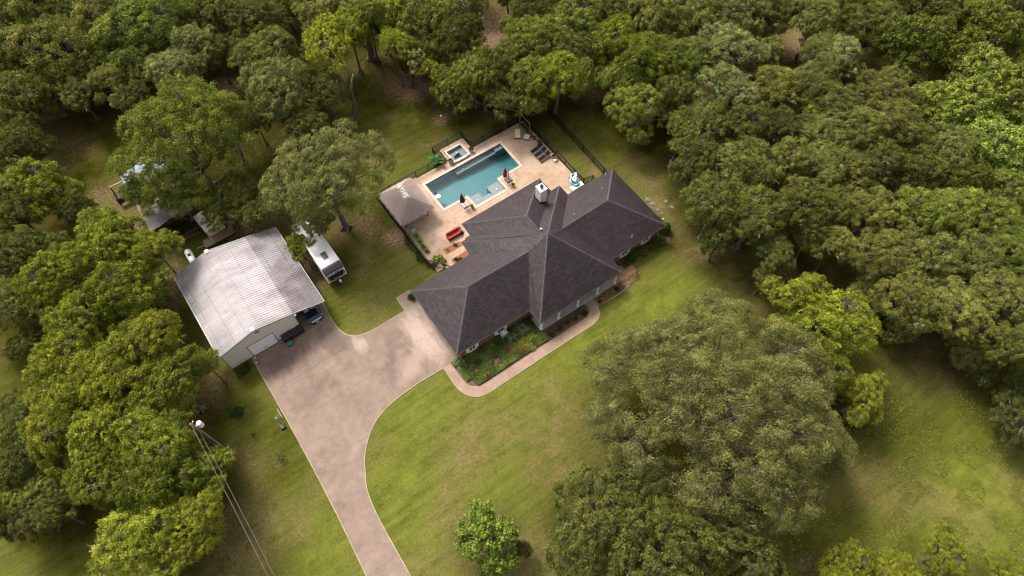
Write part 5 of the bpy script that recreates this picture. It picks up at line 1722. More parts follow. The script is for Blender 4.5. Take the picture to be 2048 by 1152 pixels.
FILLED = {}
NUMW = ['first', 'second', 'third', 'fourth', 'fifth', 'sixth', 'seventh', 'eighth', 'ninth', 'tenth', 'eleventh', 'twelfth', 'thirteenth', 'fourteenth', 'fifteenth', 'sixteenth', 'seventeenth', 'eighteenth', 'nineteenth', 'twentieth']
NUMW += ['twenty-' + w for w in NUMW[:9]]
def fill_trees():
    rng = np.random.RandomState(77)
    pts = [(t[0], t[1], t[2]) for t in TL] + [(t[0], t[1], t[2]) for t in TR]
    zones = [(0, -40, 680, 235), (680, -40, 1340, 165), (1340, -40, 2090, 640), (-30, 480, 120, 640), (-30, 820, 110, 1060), (1500, 640, 2090, 700)]
    holes = [(160, 330, 130, 130), (985, 62, 36, 46), (822, 172, 60, 40), (1560, 275, 26, 16), (1600, 120, 30, 26), (1440, 590, 150, 70), (455, 180, 26, 20), (680, 150, 40, 60), (745, 110, 30, 30), (1790, 700, 120, 50), (1480, 560, 110, 80), (1380, 420, 60, 200)]
    made = 0
    for _ in range(2600):
        z = zones[rng.randint(len(zones))]
        u, v = rng.uniform(z[0], z[2]), rng.uniform(z[1], z[3])
        if any(((u - a) / (c + 26)) ** 2 + ((v - b) / (d + 26)) ** 2 < 1 for a, b, c, d in holes):
            continue
        if v > 420 and 1340 < u < 1600:
            continue
        if min(math.hypot(u - a, (v - b) * 1.1) - 0.52 * r for a, b, r in pts) < 10:
            continue
        r = rng.uniform(34, 50)
        side = 'woods left of the pool' if u < 700 else 'woods behind the pool' if u < 1340 else 'right-hand woods'
        kind = ['oak3', 'dense0', 'oak1', 'dense2', 'pecan2'][rng.randint(5)]
        col = ['oak', 'oakdark', 'oakgreen', 'oakdark'][rng.randint(4)]
        hue = {'oak': 'olive', 'oakdark': 'dark green', 'oakgreen': 'fresh green'}[col]
        t_ = tree(u, v, r, kind, col, 8.5, 'small %s understorey tree filling a gap in the %s' % (hue, side), group='%s understorey trees of the %s' % (hue, side))
        FILLED.setdefault((hue, side), []).append((u, t_))
        pts.append((u, v, r))
        made += 1
        if made > 90:
            break
fill_trees()
for (hue_, side_), lst_ in FILLED.items():
    lst_.sort(key=lambda t: t[0])
    for i_, (u_, o_) in enumerate(lst_):
        o_['label'] = 'small %s understorey tree, %s from left, %s' % (hue_, NUMW[i_], side_)
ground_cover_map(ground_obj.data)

# slim visible trunks standing on the lawn
def bare_trunk(u0, v0, u1, v1, z1, r, label, name='bare_trunk', bend=0.6):
    a0, b0 = AB(u0, v0)
    a1, b1 = AB(u1, v1, z1)
    g = B()
    dx, dy = a1 - a0, b1 - b0
    g.tube([(0, 0, -0.05), (0.02, 0.02, 0.3), (dx * 0.4 + 0.2 * bend, dy * 0.4 - 0.1 * bend, z1 * 0.42), (dx * 0.7 - 0.25 * bend, dy * 0.7, z1 * 0.72), (dx, dy, z1)], [r * 1.9, r * 1.2, r, r * 0.85, r * 0.6], 9)
    g.tube([(dx * 0.45, dy * 0.45, z1 * 0.45), (dx * 0.4 - 0.9, dy * 0.5 + 0.3, z1 * 0.65), (dx * 0.4 - 1.1, dy * 0.5 + 0.8, z1 * 0.8)], [r * 0.6, r * 0.4, r * 0.25], 6)
    return single(name, g, M['bark'], label, 'tree trunk', a0, b0, 0, smooth=True)
bare_trunk(706, 240, 706, 150, 8.5, 0.20, 'slim bent grey trunk rising from the lawn left of the pool', bend=1.0)
bare_trunk(822, 172, 822, 135, 4.5, 0.30, 'thick dark trunk standing in the ring of bare soil', bend=0.3)
bare_trunk(971, 222, 969, 196, 4.0, 0.24, 'short pale trunk on the back lawn above the pool fence', bend=0.3)
bare_trunk(742, 118, 738, 75, 5.5, 0.42, 'massive dark trunk beside the yellow-green tree', bend=0.3)
bare_trunk(1010, 190, 1008, 150, 5.0, 0.22, 'leaning grey trunk between two trees above the patio', bend=0.5)
bare_trunk(292, 190, 266, 158, 5.0, 0.20, 'leaning dark trunk in the shaded yard', bend=0.2)

# ------------------------------------------------------------------ bushes and small plants
def bush_mesh(seed, n, leaf, aspect=0.5, squash=0.75, k=7, droop=0.0, mat='leaf'):
    rng = np.random.RandomState(seed)
    c = sphere_dirs(k, rng, -0.1, 1.0) * rng.uniform(0.25, 0.6, (k, 1))
    idx = rng.randint(0, k, n)
    d = sphere_dirs(n, rng, -0.4, 1.0)
    cen = c[idx] + d * 0.45 * rng.uniform(0.4, 1.05, (n, 1))
    cen[:, 2] = np.abs(cen[:, 2]) * squash + 0.06
    return leaves_mesh('leaves', cen, d, 0.5 + rng.normal(0, 0.2, n), leaf, aspect, rng, M[mat], droop)
def spiky_mesh(seed, n=46, w=0.05, h=0.9, mat='leafglossy'):
    rng = np.random.RandomState(seed)
    g = B()
    for i in range(n):
        a = rng.uniform(0, 6.28)
        r = rng.uniform(0.35, 1.0)
        hh = h * rng.uniform(0.5, 1.0)
        dx, dy = math.cos(a), math.sin(a)
        px, py = -dy * w, dx * w
        p1 = (dx * r * 0.45, dy * r * 0.45, hh * 0.85)
        p2 = (dx * r, dy * r, hh * 0.45)
        g.add([(px * .5, py * .5, 0), (-px * .5, -py * .5, 0), (p1[0] - px, p1[1] - py, p1[2]), (p1[0] + px, p1[1] + py, p1[2]), p2], [(0, 1, 2, 3), (3, 2, 4)])
    me = g.mesh('leaves', M[mat])
    at = me.attributes.new('tint', 'FLOAT', 'POINT')
    at.data.foreach_set('value', rng.uniform(0.25, 0.85, len(me.vertices)).astype(np.float32))
    return me
BM = {'round0': bush_mesh(1, 1500, 0.16), 'round1': bush_mesh(2, 1700, 0.13, 0.55), 'loose0': bush_mesh(3, 700, 0.2, 0.4, k=9), 'box0': bush_mesh(4, 2600, 0.09, 0.6, 0.9, 10, mat='leafglossy'), 'broad0': bush_mesh(5, 520, 0.34, 0.42, 0.7, 6, 0.3, 'leafglossy'),
      'spiky0': spiky_mesh(6), 'spiky1': spiky_mesh(7, 70, 0.04, 0.7), 'thin0': bush_mesh(8, 160, 0.14, 0.4), 'thin1': bush_mesh(9, 420, 0.15, 0.4, k=12)}
def plant(kind, a, b, r, h, col, label, name='shrub', cat='shrub', z=0.02, group=None, stem=True):
    t = thing(name, label, cat, a, b, z, RS.uniform(0, 6.28), group)
    o = bpy.data.objects.new('leaves', BM[kind])
    COL.objects.link(o)
    o.parent = t
    o.scale = (r, r, h)
    o.color = (*col, 1)
    if stem and r > 0.3:
        part('stem', B().tube([(0, 0, 0), (0.03, 0.02, h * 0.35), (0.0, 0.05, h * 0.7)], [0.04, 0.03, 0.015], 5), M['bark'], t)
    return t
DG, MG, LG, YG, OG, RG, SG = (0.050, 0.100, 0.020), (0.105, 0.155, 0.034), (0.14, 0.19, 0.045), (0.22, 0.23, 0.04), (0.17, 0.13, 0.045), (0.22, 0.085, 0.03), (0.15, 0.19, 0.10)
gb = 'plants in the long bed in front of the garage wing'
PL = [
    ('broad0', -18.6, -8.1, 0.62, 0.9, (0.20, 0.27, 0.10), 'pale-leaved bush at the garage corner end of the front bed'),
    ('round1', -17.5, -8.7, 0.55, 0.5, MG, 'low green bush beside the left end window'),
    ('round0', -16.6, -9.3, 0.60, 0.45, DG, 'dark low bush in the middle of the left end of the front bed'),
    ('loose0', -18.2, -9.7, 0.60, 0.35, MG, 'straggly green weeds near the left bend of the path'),
    ('round1', -18.35, -11.05, 0.38, 0.4, LG, 'small bright clump by the rounded corner of the path'),
    ('round0', -15.5, -8.6, 0.62, 0.5, MG, 'green bush below the brick wall between the two windows'),
    ('loose0', -14.4, -9.6, 0.75, 0.45, DG, 'dark straggly bush in the centre of the front bed'),
    ('round1', -14.2, -8.5, 0.55, 0.55, DG, 'dark bush left of the white unit'),
    ('spiky0', -12.0, -9.0, 0.75, 0.8, SG, 'grey-green spiky plant right of the white unit'),
    ('spiky1', -10.4, -8.9, 0.85, 0.9, (0.17, 0.20, 0.12), 'large silvery spiky plant near the porch corner'),
    ('round0', -12.9, -10.2, 0.55, 0.5, OG, 'brownish orange bush in the right half of the front bed'),
    ('broad0', -11.4, -10.2, 0.60, 0.6, YG, 'yellow-green broad-leaved bush in the right half of the front bed'),
    ('loose0', -11.9, -11.0, 0.55, 0.5, RG, 'reddish bush near the path in the right half of the front bed'),
    ('broad0', -10.2, -10.4, 0.62, 0.65, YG, 'yellow bush below the silvery spiky plant'),
    ('round1', -9.5, -9.7, 0.5, 0.6, MG, 'green bush at the right end of the front bed by the porch side'),
    ('round0', -9.15, -11.4, 0.40, 0.45, DG, 'dark clipped ball at the right end of the front bed'),
    ('loose0', -13.6, -11.1, 0.5, 0.35, OG, 'low brown-green clump near the path, middle of the bed'),
    ('round1', -16.2, -10.7, 0.5, 0.3, MG, 'flat green clump near the path, left of the middle'),
    ('loose0', -15.2, -11.2, 0.4, 0.3, OG, 'sparse brown clump at the path edge'),
    ('spiky1', -17.0, -10.6, 0.4, 0.4, DG, 'small dark spiky plant in the left part of the front bed'),
    ('loose0', -10.9, -11.5, 0.45, 0.4, YG, 'low yellowish clump beside the path near the dark ball'),
    ('round1', -12.6, -8.6, 0.5, 0.5, DG, 'dark bush directly below the white unit'),
    ('broad0', -9.6, -8.6, 0.5, 0.8, (0.06, 0.09, 0.03), 'dark broad-leaved bush in the corner of porch and brick wall'),
]
for (k, a, b, r, h, c, l) in PL:
    plant(k, a, b, r * 1.4, h * 1.4, c, l, group=gb)
extra = np.random.RandomState(41)
spot = ['next to the brick wall', 'in the middle of the front bed', 'at the path side of the front bed']
for i in range(14):
    a = -18.3 + i * 0.66
    row = i % 3
    b = (-8.7, -9.9, -11.1)[row] + extra.uniform(-0.25, 0.25)
    if a < -17.8 and row == 2:
        b = -9.6
    hue, c = [('pale green', (0.19, 0.25, 0.08)), ('yellow-flowered', (0.30, 0.28, 0.05)), ('rusty orange', (0.26, 0.13, 0.04)), ('fresh green', (0.13, 0.21, 0.04)), ('silvery', (0.22, 0.25, 0.15))][i % 5]
    plant(['broad0', 'loose0', 'spiky0', 'round1'][i % 4], a, b, extra.uniform(0.38, 0.6), extra.uniform(0.5, 0.9), c, '%s bed plant %s, %s from left' % (hue, spot[row], (ords + ['tenth', 'eleventh', 'twelfth', 'thirteenth', 'fourteenth'])[i]), group=gb)
# ground cover in that bed
rng = np.random.RandomState(3)
n = 24000
ca = rng.uniform(-19.2, -8.9, n); cb = rng.uniform(-11.6, -7.9, n)
nz = np.array([mnoise.noise(Vector((x * 0.7, y * 0.7, 2.0))) for x, y in zip(ca, cb)])
keep = (nz > -0.33) & ((ca > -18.4) | (cb > -10.5))
cen = np.stack([ca[keep], cb[keep], 0.04 + rng.uniform(0, 0.26, keep.sum())], 1)
gm = leaves_mesh('ground_cover', cen, np.tile([[0, 0, 1.0]], (len(cen), 1)), 0.4 + nz[keep] * 0.8 + rng.normal(0, 0.15, len(cen)), 0.17, 0.5, rng, M['leaf'])
gc = bpy.data.objects.new('ground_cover', gm)
COL.objects.link(gc)
place(gc, 0, 0)
gc.color = (0.110, 0.150, 0.034, 1)
tag(gc, 'low green weeds and ground cover in the front bed', 'ground cover', kind='stuff')
gp = 'small dark bushes in the bed along the porch'
for (a, b, l) in ((-8.0, -11.45, 'small dark bush nearest the left porch column'), (-6.85, -11.3, 'small dark bush second from the left along the porch'), (-5.76, -11.25, 'small dark bush third from the left along the porch'), (-4.66, -11.45, 'small dark bush fourth from the left along the porch'), (-3.4, -11.4, 'small dark bush beside the bend of the path'), (-0.97, -11.15, 'small dark bush just right of the path end'), (1.89, -11.3, 'small dark bush before the right porch column')):
    plant('loose0', a + 0.15 * math.sin(a * 5), b + 0.12 * math.cos(a * 3), 0.42 + 0.12 * math.sin(a * 7), 0.55 + 0.1 * math.cos(a * 4), (0.045, 0.072, 0.024), l, group=gp)
rng = np.random.RandomState(5)
n = 2600
ca = rng.uniform(-8.6, 5.4, n); cb = rng.uniform(-11.7, -10.6, n)
ok = (ca < -2.9) | (ca > -1.2)
cen = np.stack([ca[ok], cb[ok], 0.03 + rng.uniform(0, 0.1, ok.sum())], 1)
gm = leaves_mesh('leaf_litter', cen, np.tile([[0, 0, 1.0]], (len(cen), 1)), rng.uniform(0, 1, len(cen)), 0.14, 0.5, rng, M['leaf'])
gc = bpy.data.objects.new('leaf_litter', gm)
COL.objects.link(gc)
place(gc, 0, 0)
gc.color = (0.12, 0.075, 0.04, 1)
tag(gc, 'brown leaf litter in the porch bed', 'leaf litter', kind='stuff')
ge = 'shrubs along the right wing of the house'
for (k, a, b, r, h, c, l) in (
    ('box0', 12.0, -8.3, 0.95, 1.5, (0.03, 0.085, 0.010), 'tall glossy rounded bush at the right front corner of the house'),
    ('box0', 12.1, -6.9, 0.85, 1.3, (0.03, 0.085, 0.010), 'glossy bush just behind the tall corner bush'),
    ('box0', 12.0, -5.5, 0.7, 1.1, (0.035, 0.09, 0.010), 'glossy bush along the right side wall, third from the corner'),
    ('box0', 11.9, -4.4, 0.55, 0.9, (0.035, 0.09, 0.012), 'smallest glossy bush along the right side wall'),
    ('broad0', 10.7, -9.2, 0.75, 1.0, (0.12, 0.145, 0.05), 'broad-leaved shrub under the right window near the corner'),
    ('broad0', 9.4, -9.2, 0.75, 1.0, (0.10, 0.12, 0.04), 'broad-leaved shrub under the right window of the right wing'),
    ('broad0', 8.1, -9.0, 0.8, 1.0, (0.13, 0.14, 0.035), 'yellowish broad-leaved shrub between the two right wing windows'),
    ('round1', 6.9, -8.9, 0.75, 1.0, (0.10, 0.12, 0.025), 'yellow-green shrub under the left window of the right wing'),
    ('round0', 5.8, -8.9, 0.75, 0.9, DG, 'dark shrub left of the yellow-green one on the right wing'),
    ('loose0', 5.0, -9.2, 0.6, 0.7, (0.06, 0.085, 0.04), 'straggly shrub next to the pine straw bed'),
    ('round1', 11.8, 2.0, 0.8, 0.9, (0.04, 0.09, 0.012), 'green shrub behind the far right corner of the house')):
    plant(k, a, b, r * 1.2, h * 1.15, c, l, group=ge)
plant('box0', -18.75, 2.15, 0.75, 1.1, DG, 'dark bush beside the rear corner of the garage wing')
plant('round0', -38.55, 5.35, 0.85, 1.0, (0.055, 0.085, 0.018), 'green bush against the workshop front left of the roller door')
plant('loose0', -39.4, 4.9, 0.55, 0.6, (0.10, 0.08, 0.035), 'brownish shrub at the workshop front left corner')
plant('round0', -41.6, 1.1, 0.95, 0.9, (0.040, 0.062, 0.022), 'round dark shrub alone on the left lawn')
plant('thin0', -41.25, -2.2, 0.5, 0.9, (0.02, 0.03, 0.015), 'small almost leafless shrub on the left lawn')
plant('thin0', -40.1, -6.2, 1.0, 1.0, (0.05, 0.06, 0.02), 'thin twiggy shrub on the left lawn near the driveway')
plant('broad0', *AB(710, 249), 0.7, 0.7, (0.20, 0.21, 0.05), 'yellow-green clump at the foot of the slim bent trunk')
# palm-like cycad: every frond its own part
cy = thing('sago_palm', 'large green sago palm beside the spa at the fence', 'palm', -5.4, 17.35)
def frond(seed):
    rng = np.random.RandomState(seed)
    g = B()
    prev = None
    L_ = rng.uniform(1.35, 1.75)
    for k in range(7):
        t = k / 6
        x = L_ * t
        z = 0.45 + 0.75 * math.sin(t * 2.1) - 0.35 * t * t
        w = 0.26 * math.sin(PI * min(0.97, 0.12 + t * 0.88))
        cur = ((x, w, z - 0.07), (x, 0, z), (x, -w, z - 0.07))
        if prev:
            g.add([*prev, *cur], [(0, 3, 4, 1), (1, 4, 5, 2)])
        prev = cur
    me = g.mesh('frond', M['leafglossy'])
    at = me.attributes.new('tint', 'FLOAT', 'POINT')
    at.data.foreach_set('value', rng.uniform(0.3, 0.8, len(me.vertices)).astype(np.float32))
    return me
fm = [frond(k) for k in range(4)]
for k in range(22):
    o = bpy.data.objects.new('frond', fm[k % 4])
    COL.objects.link(o)
    o.parent = cy
    o.rotation_euler = (0, RS.uniform(-0.55, 0.25), k * 2.4)
    s_ = RS.uniform(0.6, 1.0)
    o.scale = (s_, s_, s_)
    o.color = (0.055, 0.13, 0.03, 1)
part('trunk', B().tube([(0, 0, 0), (0, 0, 0.5)], [0.2, 0.16], 8), M['bark'], cy)
# fence-side planting
gf = 'plants along the left edge of the patio'
for (k, a, b, r, h, c, l) in (('spiky0', -13.75, 8.9, 0.85, 1.0, LG, 'grassy clump next to the covered grill'), ('spiky1', -13.8, 8.0, 0.8, 0.95, LG, 'second grassy clump from the grill'), ('spiky0', -13.85, 7.1, 0.8, 0.95, LG, 'third grassy clump from the grill'), ('spiky1', -13.8, 6.4, 0.55, 0.7, MG, 'last grassy clump before the variegated bush'),
                           ('broad0', -13.35, 4.75, 0.85, 1.0, (0.26, 0.30, 0.06), 'big variegated yellow-green bush at the lower left patio corner'), ('broad0', -12.95, 4.05, 0.6, 0.9, (0.22, 0.27, 0.05), 'smaller variegated bush beside the big one')):
    plant(k, a, b, r, h, c, l, z=0.07, group=gf)
for i, (a, b) in enumerate(((-14.9, 9.7), (-14.95, 8.9), (-15.0, 8.0), (-15.0, 7.1), (-15.0, 6.3), (-14.95, 5.5), (-14.8, 4.8), (-14.2, 4.0))):
    plant('thin1', a, b, 0.62 + 0.1 * math.sin(i * 2.3), 0.9 + 0.2 * math.cos(i * 1.7), (0.075, 0.060, 0.030), '%s dark vine clump on the fence below the thatched hut' % ords[i], name='vine', cat='vine', group='dark vines on the left pool fence')

# ------------------------------------------------------------------ fences
def fence(line, label, h=1.3, sp=1.95, name='metal_fence'):
    a0, b0 = line[0]
    t = thing(name, label, 'fence', a0, b0)
    for (p, q) in zip(line[:-1], line[1:]):
        L_ = math.dist(p, q)
        d = ((q[0] - p[0]) / L_, (q[1] - p[1]) / L_)
        ang = math.atan2(d[1], d[0])
        n = max(1, round(L_ / sp))
        for k in range(n + (1 if q == line[-1] else 0)):
            x, y = p[0] + d[0] * L_ * k / n - a0, p[1] + d[1] * L_ * k / n - b0
            part('post', B().box((x, y, h / 2 + 0.03), (0.08, 0.08, h + 0.06), rz=ang), M['blackmetal'], t)
        for k in range(n):
            m = (k + 0.5) / n
            x, y = p[0] + d[0] * L_ * m - a0, p[1] + d[1] * L_ * m - b0
            for z in (0.12, h - 0.22, h - 0.03):
                part('rail', B().box((x, y, z), (L_ / n - 0.06, 0.045, 0.05), rz=ang), M['blackmetal'], t)
            g = B()
            m_ = int((L_ / n) / 0.11)
            for j in range(1, m_):
                s_ = k / n + j / (m_ * n)
                g.box((p[0] + d[0] * L_ * s_ - a0, p[1] + d[1] * L_ * s_ - b0, h / 2), (0.026, 0.026, h - 0.06), rz=ang)
            part('pickets', g, M['blackmetal'], t, kind='stuff')
    return t
fence([(-14.75, 17.12), (-4.85, 17.08), (-4.85, 19.2), (-0.2, 19.15), (-0.12, 16.88), (9.0, 16.78)], 'black metal fence along the far side of the pool, stepping round the spa')
fence([(9.02, 16.75), (8.28, 13.0), (8.25, 3.40)], 'black metal fence along the right edge of the patio')
fence([(9.05, 16.85), (11.9, 16.9), (11.75, 10.0), (11.55, 3.2), (11.4, 2.0)], 'outer black metal fence around the narrow grass run right of the patio')
fence([(8.3, 3.35), (9.5, 3.1), (9.7, 1.9)], 'short piece of black fence between patio and right wing')
fence([(-14.8, 17.05), (-14.75, 10.0), (-14.75, 5.0), (-13.35, 3.25), (-12.6, 2.0)], 'black metal fence down the left side of the patio behind the thatched hut')
# concrete kerb below the outer fence
struct('fence_kerb', strip([(8.42, 3.2), (9.12, 16.7), (11.8, 16.75)], 0.10, 0, 0.05), M['edge'])

# ------------------------------------------------------------------ thatched hut
hut = thing('thatched_hut', 'square thatched hut on wooden posts at the left corner of the patio', 'hut', -12.42, 13.1, 0.07)
hw, hl = 2.05, 2.55
corners = [(-hw, -hl, 2.15), (hw, -hl, 2.15), (hw, hl, 2.15), (-hw, hl, 2.15)]
r0, r1 = (0, -0.95, 3.75), (0, 0.95, 3.75)
core = B().add(corners + [r0, r1], [(0, 1, 4), (1, 2, 5, 4), (2, 3, 5), (3, 0, 4, 5), (3, 2, 1, 0)])
part('roof_core', core, M['thatch'], hut)
rng = np.random.RandomState(9)
g = B()
faces = [((0, 1), (r0, r0)), ((1, 2), (r0, r1)), ((2, 3), (r1, r1)), ((3, 0), (r1, r0))]
for (i, j), (ra, rb) in faces:
    c0_, c1_ = np.array(corners[i]), np.array(corners[j])
    q0, q1 = np.array(ra), np.array(rb)
    nn = np.cross(c1_ - c0_, q0 - c0_); nn /= np.linalg.norm(nn)
    m_ = 2600 if (i in (1, 3)) else 1700
    for k in range(m_):
        t, s_ = rng.rand(), 1 - math.sqrt(rng.rand())
        if (i in (1, 3)): s_ = rng.rand() * 0.97
        top = (c0_ * (1 - s_) + q0 * s_) * (1 - t) + (c1_ * (1 - s_) + q1 * s_) * t
        dn = (c0_ + (c1_ - c0_) * t) - (q0 + (q1 - q0) * t); dn /= np.linalg.norm(dn)
        dn = dn + rng.normal(0, 0.10, 3); dn /= np.linalg.norm(dn)
        sd = np.cross(nn, dn); L_ = rng.uniform(0.30, 0.62); w_ = rng.uniform(0.02, 0.05)
        p = top + nn * 0.03
        e = p + dn * L_ + nn * rng.uniform(0.01, 0.16)
        g.add([p - sd * w_, p + sd * w_, e + sd * w_ * 0.6, e - sd * w_ * 0.6], [(0, 1, 2, 3)])
part('straw', g, M['thatch'], hut, kind='stuff')
g = B()
for k in range(110):
    y = rng.uniform(-0.75, 1.25)
    x_ = rng.normal(0, 0.26); p = np.array([x_, y, 3.86 - abs(x_) * 0.78]); a = rng.uniform(0, 6.28); L_ = rng.uniform(0.12, 0.34)
    if mnoise.noise(Vector((y * 3, 0, 1))) < -0.1: continue
    g.box(tuple(p), (L_, 0.06, 0.02), rz=a)
part('bleached_ridge', g, M['thatch2'], hut, kind='stuff')
for (x, y) in ((-1.6, -2.1), (1.6, -2.1), (1.6, 2.1), (-1.6, 2.1)):
    part('post', B().tube([(x, y, 0), (x, y, 2.35)], [0.11, 0.09], 9), M['wood'], hut)
for x in (-1.6, 1.6):
    part('beam', B().tube([(x, -2.2, 2.2), (x, 2.2, 2.2)], 0.07, 7), M['wood'], hut)

# ------------------------------------------------------------------ pool furniture
def closed_umbrella(a, b, clothmat, basemat, label, bx, by, grp):
    t = thing('cantilever_umbrella', label, 'umbrella', a, b, 0.07, 0, grp)
    part('base', B().box((0, 0, 0.09), (0.86, 0.78, 0.17), top=0.94), basemat, t)
    part('post', B().tube([(0, 0, 0.17), (0, 0, 2.3)], 0.035, 8), M['darkmetal'], t)
    part('arm', B().tube([(0, 0, 1.1), (bx * 0.5, by * 0.5, 2.1), (bx, by, 2.45)], 0.025, 6), M['darkmetal'], t)
    g = B()
    n = 12
    prof_ = [(0.04, 2.75), (0.10, 2.5), (0.19, 2.05), (0.26, 1.55), (0.30, 1.10), (0.22, 0.98)]
    vs = []
    for (r, z) in prof_:
        for k in range(2 * n):
            t_ = PI * k / n
            rr_ = r * (1.0 if k % 2 else 0.68)
            vs.append((bx + rr_ * math.cos(t_), by + rr_ * math.sin(t_), z))
    m = 2 * n
    fs = [(i * m + k, i * m + (k + 1) % m, (i + 1) * m + (k + 1) % m, (i + 1) * m + k) for i in range(len(prof_) - 1) for k in range(m)]
    fs += [tuple(range(m - 1, -1, -1)), tuple((len(prof_) - 1) * m + k for k in range(m))]
    part('folded_canopy', g.add(vs, fs), clothmat, t)
    part('crank', B().box((0.06, 0, 1.2), (0.1, 0.08, 0.16)), M['darkmetal'], t)
    return t
ug = 'closed cantilever umbrellas by the pool'
closed_umbrella(0.74, 9.6, M['redcloth'], M['stonegrey'], 'closed red umbrella on a dark square base by the pool', -0.45, 0.05, ug)
closed_umbrella(-6.1, 9.55, M['greycloth'], M['palestone'], 'closed charcoal umbrella on a pale base by the pool', -0.35, 0.0, ug)
def lounger(a, b, rot, label, grp):
    t = thing('sun_lounger', label, 'lounger', a, b, 0.07, rot, grp)
    part('seat_sling', B().box((-0.35, 0, 0.33), (1.25, 0.56, 0.035)), M['sling'], t)
    part('backrest', B().box((0.53, 0, 0.52), (0.72, 0.56, 0.035), ry=-0.62), M['sling'], t)
    for s_ in (-1, 1):
        part('side_rail', B().tube([(-1.0, s_ * 0.31, 0.31), (0.28, s_ * 0.31, 0.33), (0.95, s_ * 0.31, 0.31)], 0.030, 6), M['acgrey'], t)
        part('arm', B().tube([(0.15, s_ * 0.34, 0.33), (0.0, s_ * 0.35, 0.52), (0.5, s_ * 0.34, 0.55)], 0.022, 6), M['stonegrey'], t)
        for x in (-0.8, 0.75):
            part('leg', B().tube([(x, s_ * 0.30, 0), (x, s_ * 0.30, 0.31)], 0.022, 6), M['frame_l'], t)
    part('cross_bar', B().tube([(0.20, -0.31, 0.36), (0.20, 0.31, 0.36)], 0.022, 6), M['palestone'], t)
    return t
lg = 'brown sling loungers in a row on the patio'
l0 = lounger(6.75, 11.45, 0.10, 'brown sling lounger farthest from the house in the row of three', lg)
dup(l0, 6.75, 10.60, 0.07, 0.06, 'brown sling lounger in the middle of the row of three')
dup(l0, 6.78, 9.75, 0.07, 0.08, 'brown sling lounger nearest the house in the row of three')
t = thing('cushioned_chaise', 'pale yellow cushioned chaise near the far patio corner', 'chaise', 6.15, 15.05, 0.07, PI / 2 - PHI)
part('frame', B().box((0, 0, 0.2), (1.62, 0.86, 0.1)), M['frame_l'], t)
part('cushion', B().box((0.02, 0, 0.33), (1.5, 0.8, 0.14), top=0.96), M['cream'], t)
for x in (-0.7, 0.7):
    for y in (-0.35, 0.35):
        part('leg', B().box((x, y, 0.1), (0.07, 0.07, 0.2)), M['frame_l'], t)
t = thing('cushioned_ottoman', 'white cushioned seat next to the wooden planter', 'ottoman', 6.85, 13.85, 0.07, -0.95)
part('frame', B().box((0, 0, 0.2), (0.86, 0.86, 0.12)), M['frame_l'], t)
part('cushion', B().box((0, 0, 0.33), (0.78, 0.78, 0.15), top=0.95), M['creamwhite'], t)
for x in (-0.36, 0.36):
    for y in (-0.36, 0.36):
        part('leg', B().box((x, y, 0.1), (0.06, 0.06, 0.2)), M['frame_l'], t)
t = thing('planter_box', 'wooden planter box with green plants in the far patio corner', 'planter', 7.55, 15.2, 0.07)
for (x, y, dx, dy) in ((0, -0.95, 0.7, 0.06), (0, 0.95, 0.7, 0.06), (-0.34, 0, 0.06, 1.96), (0.34, 0, 0.06, 1.96)):
    part('side_board', B().box((x, y, 0.25), (dx, dy, 0.5)), M['wood'], t)
part('soil', B().box((0, 0, 0.2), (0.6, 1.82, 0.36)), M['soil'], t)
for k in range(6):
    o = bpy.data.objects.new('leaves', BM['round0'])
    COL.objects.link(o); o.parent = t
    o.location = (RS.uniform(-0.12, 0.12), -0.75 + k * 0.3, 0.36); o.scale = (0.3, 0.3, 0.45); o.color = (0.05, 0.10, 0.03, 1)
t = thing('wooden_arbor', 'brown wooden beam on posts over the planter at the far patio corner', 'arbor', 7.95, 15.4, 0.07)
part('beam', B().box((-0.35, 0, 2.05), (0.1, 2.5, 0.1)), M['wood'], t)
for y in (-1.1, 1.1):
    part('post', B().box((-0.35, y, 1.0), (0.1, 0.1, 2.0)), M['wood'], t)
part('crate', B().box((-0.55, -1.55, 0.2), (0.55, 0.4, 0.4)), M['redwood'], t)
def pot(a, b, r, h, mat, kind, pr_, ph, col, label, z=0.07):
    t = thing('potted_plant', label, 'potted plant', a, b, z)
    part('pot', B().lathe([(r * 0.7, 0), (r, h * 0.8), (r * 1.05, h), (r * 0.85, h), (r * 0.8, h * 0.85)], 14), mat, t)
    if kind:
        o = bpy.data.objects.new('leaves', BM[kind])
        COL.objects.link(o); o.parent = t; o.location = (0, 0, h * 0.8); o.scale = (pr_, pr_, ph); o.color = (*col, 1)
    return t
pot(7.60, 13.15, 0.28, 0.35, M['stonegrey'], 'spiky1', 0.42, 0.4, (0.07, 0.09, 0.04), 'dark green potted plant between the planter and the loungers')
pot(7.70, 12.15, 0.26, 0.4, M['stonegrey'], 'round0', 0.45, 0.7, (0.09, 0.15, 0.03), 'bright green potted bush behind the first lounger')
pot(0.66, 8.40, 0.17, 0.5, M['yellowpot'], 'round0', 0.30, 0.4, (0.06, 0.08, 0.01), 'yellow pot with clipped ball below the red umbrella')
pot(-5.6, 8.65, 0.17, 0.4, M['yellowpot'], 'broad0', 0.34, 0.6, (0.22, 0.26, 0.04), 'yellow-green potted plant below the charcoal umbrella')
t = thing('garden_pot', 'dark red glazed bowl near the right patio fence', 'pot', 7.77, 8.95, 0.07)
part('bowl', B().lathe([(0.18, 0), (0.34, 0.35), (0.36, 0.5), (0.29, 0.5), (0.22, 0.25)], 16), M['terracotta'], t)
single('garden_pot', B().lathe([(0.13, 0), (0.19, 0.3), (0.20, 0.34), (0.12, 0.34)], 14), M['white'], 'small white pot in front of the dark red bowl', 'pot', 7.55, 8.5, 0.07)
